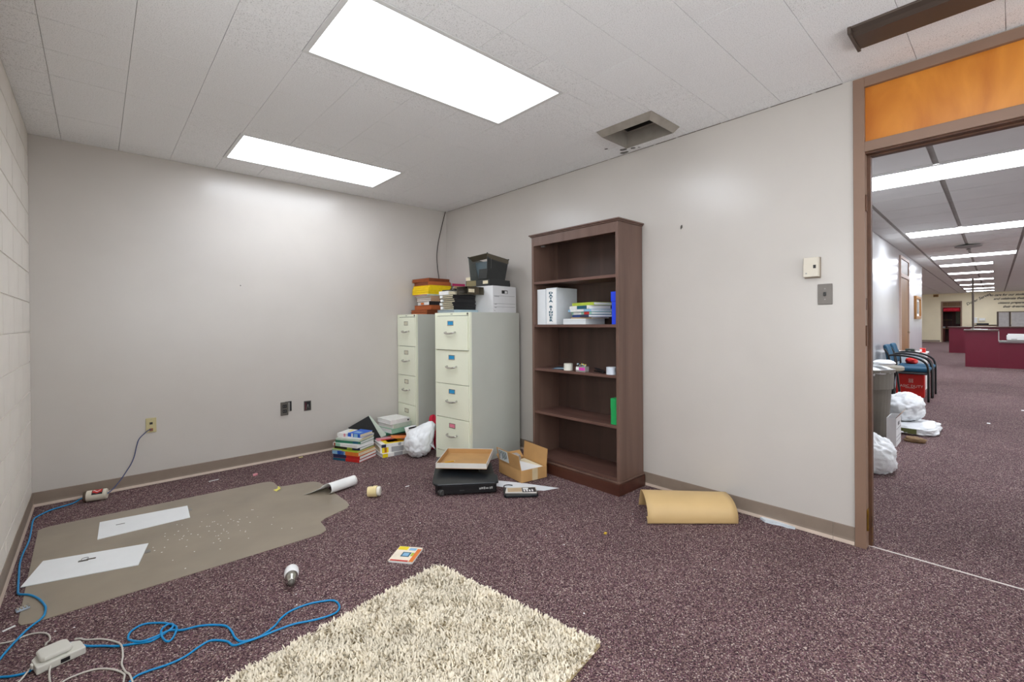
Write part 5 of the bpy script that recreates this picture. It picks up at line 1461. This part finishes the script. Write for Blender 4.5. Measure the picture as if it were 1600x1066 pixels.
# stacked guest chairs
TEAL = mat('teal_upholstery', (22,76,104), rough=.8, var=.08, scale=40, bump=.1)
CHB = mat('black_chair_frame', (16,16,18), rough=.4)
def guest_chair(label, x, y):
    t = hthing('guest_chair', label, 'chair', x, y, 0, 0, 'teal guest chairs against the hall wall')
    for sx in (-1, 1):
        MB().tube(bez([(sx*.265,0,0),(sx*.265,0,.28),(sx*.265,.004,.52),(sx*.265,.05,.62),(sx*.265,.16,.68),(sx*.265,.30,.705),(sx*.265,.42,.71),(sx*.25,.47,.70)], 5), .0155, 10).build('front_leg', CHB, t, smooth=True)
        MB().tube(bez([(sx*.255,.52,0),(sx*.255,.48,.3),(sx*.25,.455,.48),(sx*.245,.475,.68),(sx*.22,.53,.80)], 5), .0155, 10).build('rear_leg', CHB, t, smooth=True)
        MB().tube([(sx*.262,.01,.43),(sx*.252,.455,.43)], .013, 8).build('side_rail', CHB, t)
    g = MB(); g.box(-.235,-.005,.455,.235,.45,.515); g.build('seat', TEAL, t, .025, seg=4)
    bx('seat_pan', (-.23,.01,.425,.23,.44,.4545), CHB, t, .006)
    rows = [[(-.22+.44*i/8, .47+.02*math.cos((i-4)*.35)-.03*math.sin(j/5*2)+.09*j/5, .535+.335*j/5) for i in range(9)] for j in range(6)]
    MB().sheet(rows).build('backrest', TEAL, t, solid=.05, smooth=True, sub=1)
    return t
guest_chair('teal guest chair with black arms, the one nearer the trash can', 9.73, .77)
guest_chair('teal guest chair with black arms, the one further down the hall', 10.34, .765)
# red carton under the chairs
RED = mat('red_carton', (214,26,16), rough=.4, var=.03)
t = hthing('red_carton', 'red carton printed BASIC DUTY under the guest chairs', 'box', 10.02, 1.02, .003, 0)
bx('body', (-.08,-.165,0,.08,.19,.37), RED, t, .006)
wp = mat('pale_print', (240,214,204), rough=.5)
inst('print', text_mesh('BASIC DUTY', .058, wp, .0006), t, (-.0812, .01, .175), (PI/2,0,-PI/2))
bx('underline', (-.0812,-.05,.143,-.0804,.07,.149), wp, t)
for sy in (-1,1):
    for (za, zb, ya, yb) in ((.235,.262,.004,.028),(.27,.297,.004,.028)):
        g = MB(); y0, y1 = sorted((sy*ya, sy*yb))
        g.box(-.0812,y0,za,-.0804,y1,za+.006); g.box(-.0812,y0,zb-.006,-.0804,y1,zb); g.box(-.0812,y0,za,-.0804,y0+.006,zb); g.box(-.0812,y1-.006,za,-.0804,y1,zb)
        g.build('emblem', wp, t)
t = hthing('red_bag', 'red folded bag on the far guest chair seat', 'bag', 10.40, 1.05, .516, 0)
bag_mesh('fabric', (0,0,.05), (.10,.08,.055), RED, t, seed=4, amp=.2, fold=.08, nu=24, nv=16)
# low white cabinet behind the chairs
t = hthing('low_cabinet', 'low white cabinet against the hall wall behind the guest chairs', 'cabinet', 11.15, 1.15, 0)
bx('body', (-.30,-.22,0,.30,.25,.655), WHITE, t, .004); bx('top', (-.32,-.24,.6555,.32,.255,.685), WHITE, t, .004)
bx('door', (-.306,-.20,.05,-.3005,.23,.63), mat('pale_blue_panel',(206,220,228),rough=.4), t)
t = hthing('dark_case', 'dark green case on the low white cabinet', 'case', 11.0, 1.135, .6855); bx('body', (-.08,-.07,0,.08,.06,.06), mat('dark_green_case',(34,48,42),rough=.4), t, .01); bx('latch', (-.083,-.02,.02,-.0805,.02,.035), CHROME, t)
t = hthing('red_box', 'small red and white box on the low white cabinet', 'box', 11.0, .965, .6855); bx('body', (-.06,-.045,0,.06,.03,.075), RED, t, .004); bx('label', (-.0612,.0,.01,-.0604,.03,.06), PAPER, t)

# grey trash can and what is around it
CANG = mat('grey_can_plastic', (104,98,88), rough=.5, var=.04)
t = hthing('trash_can', 'tall grey plastic trash can behind the door frame in the hall', 'trash can', 6.42, 1.09, 0)
MB().lathe([(.0,.0),(.215,.0),(.22,.01),(.250,.52),(.266,.525),(.270,.70),(.285,.705),(.285,.735),(.262,.735),(.262,.70),(.21,.02),(.0,.02)], 36).build('body', CANG, t, smooth=False)
bag_mesh('liner', (0,0,.70), (.26,.26,.075), FILM, t, seed=7, amp=.08, fold=.05, nu=36, nv=18)
for sy in (-1, 1): bx('handle', (sy*.285-.02,-.05,.56,sy*.285+.02,.05,.60), CANG, t, .01)
t = hthing('carton', 'small green and white carton on top of the full trash can', 'box', 6.36, 1.13, .788, .5); bx('body', (-.10,-.08,0,.10,.08,.055), PAPER, t, .003); bx('green_band', (-.1012,-.0812,.014,.1012,.0812,.040), cm('leaf_green',(80,160,60)), t)
t = hthing('white_sheet_bundle', 'bundle of white plastic sheeting on the trash can rim', 'sheeting', 6.36, .90, .785, .2); bag_mesh('sheet', (0,0,.025), (.11,.09,.028), FILM, t, seed=12, amp=.2, fold=.1, nu=30, nv=18)
# grey stool between can and chairs
t = hthing('stool', 'grey stool with black legs between the trash can and the chairs', 'stool', 7.85, 1.07, 0)
MB().lathe([(0,.60),(.17,.60),(.19,.615),(.19,.65),(.17,.665),(0,.67)], 28).build('seat', mat('grey_stool_seat',(150,142,124),rough=.5), t)
for a in (.6,2.2,3.8,5.4):
    MB().tube([(.2*math.cos(a),.2*math.sin(a),0),(.13*math.cos(a),.13*math.sin(a),.6)], .014, 8).build('leg', CHB, t)
t = hthing('tall_white_carton', 'tall white carton standing behind the trash can', 'box', 7.15, 1.205, 0); bx('body', (-.12,-.20,0,.12,.19,.60), BOXW, t, .003); bx('black_handle', (-.122,-.19,.38,-.1205,-.12,.43), DARK, t); bx('band', (-.1215,-.2,.29,-.1202,.19,.31), DARK, t)
# file box standing in front of the can
t = hthing('file_box', 'narrow white file box with open brown flap beside the trash can', 'box', 6.09, .785, 0)
g = MB(); g.box(-.165,-.04,0,.165,-.036,.285); g.box(-.165,.032,0,.165,.036,.285); g.box(-.165,-.036,0,-.161,.032,.285); g.box(.161,-.036,0,.165,.032,.285); g.box(-.161,-.036,0,.161,.032,.004)
g.build('body', BOXW, t)
MB().box(-.16,0,0,.16,.003,.07,M=T(0,-.036,.285,0,math.radians(38))).build('flap', mat('brown_flap',(140,92,56),rough=.7), t)
bx('handle_hole', (-.05,-.0412,.20,.05,-.0401,.235), DARK, t)
for zz_ in (.17,.09,.05): bx('printed_line', (-.14,-.0409,zz_,.14,-.0401,zz_+.004), PRINT, t)
# bags
t = hthing('trash_bag', 'white trash bag on the floor just behind the door frame', 'bag', 4.90, .80, 0)
bag_mesh('film', (0,0,.12), (.17,.175,.155), FILM, t, seed=21, amp=.12, fold=.07, lobes=(((-.1,.5,.85),.10,3),))
t = hthing('trash_bag', 'rounded white trash bag lying on the flat white bag beside the chairs', 'bag', 7.04, .785, .105)
bag_mesh('film', (0,0,.15), (.23,.165,.16), FILM, t, seed=33, amp=.12, fold=.06)
t = hthing('flat_bag', 'flattened white bag with a green sheet lying on the hall floor', 'bag', 6.96, .715, 0)
bag_mesh('film', (0,0,.045), (.32,.225,.055), FILM, t, seed=41, amp=.08, fold=.05, power=4)
MB().prism([(-.345,-.06),(-.335,.17),(-.325,.17),(-.330,-.06)], .022, .075).build('green_sheet', mat('olive_sheet',(98,104,58),rough=.5), t)
t = hthing('crumpled_paper', 'crumpled brown paper on the hall floor beside the flat bag', 'paper', 6.30, .64, 0)
bag_mesh('paper', (0,0,.022), (.045,.07,.028), mat('brown_crumple',(140,112,80),rough=.7), t, seed=51, amp=.4, fold=.3, nu=26, nv=16)
for (x_, y_, lb) in ((8.05,.12,'tiny white scrap in the middle of the hall floor'),(7.4,-.25,'tiny white scrap at the right edge of the hall floor'),(9.5,-.2,'tiny white scrap far down the hall floor')):
    t = hthing('floor_scrap', lb, 'scrap', x_, y_, .0006); bx('paper', (-.03,-.015,0,.03,.015,.003), PAPER, t)
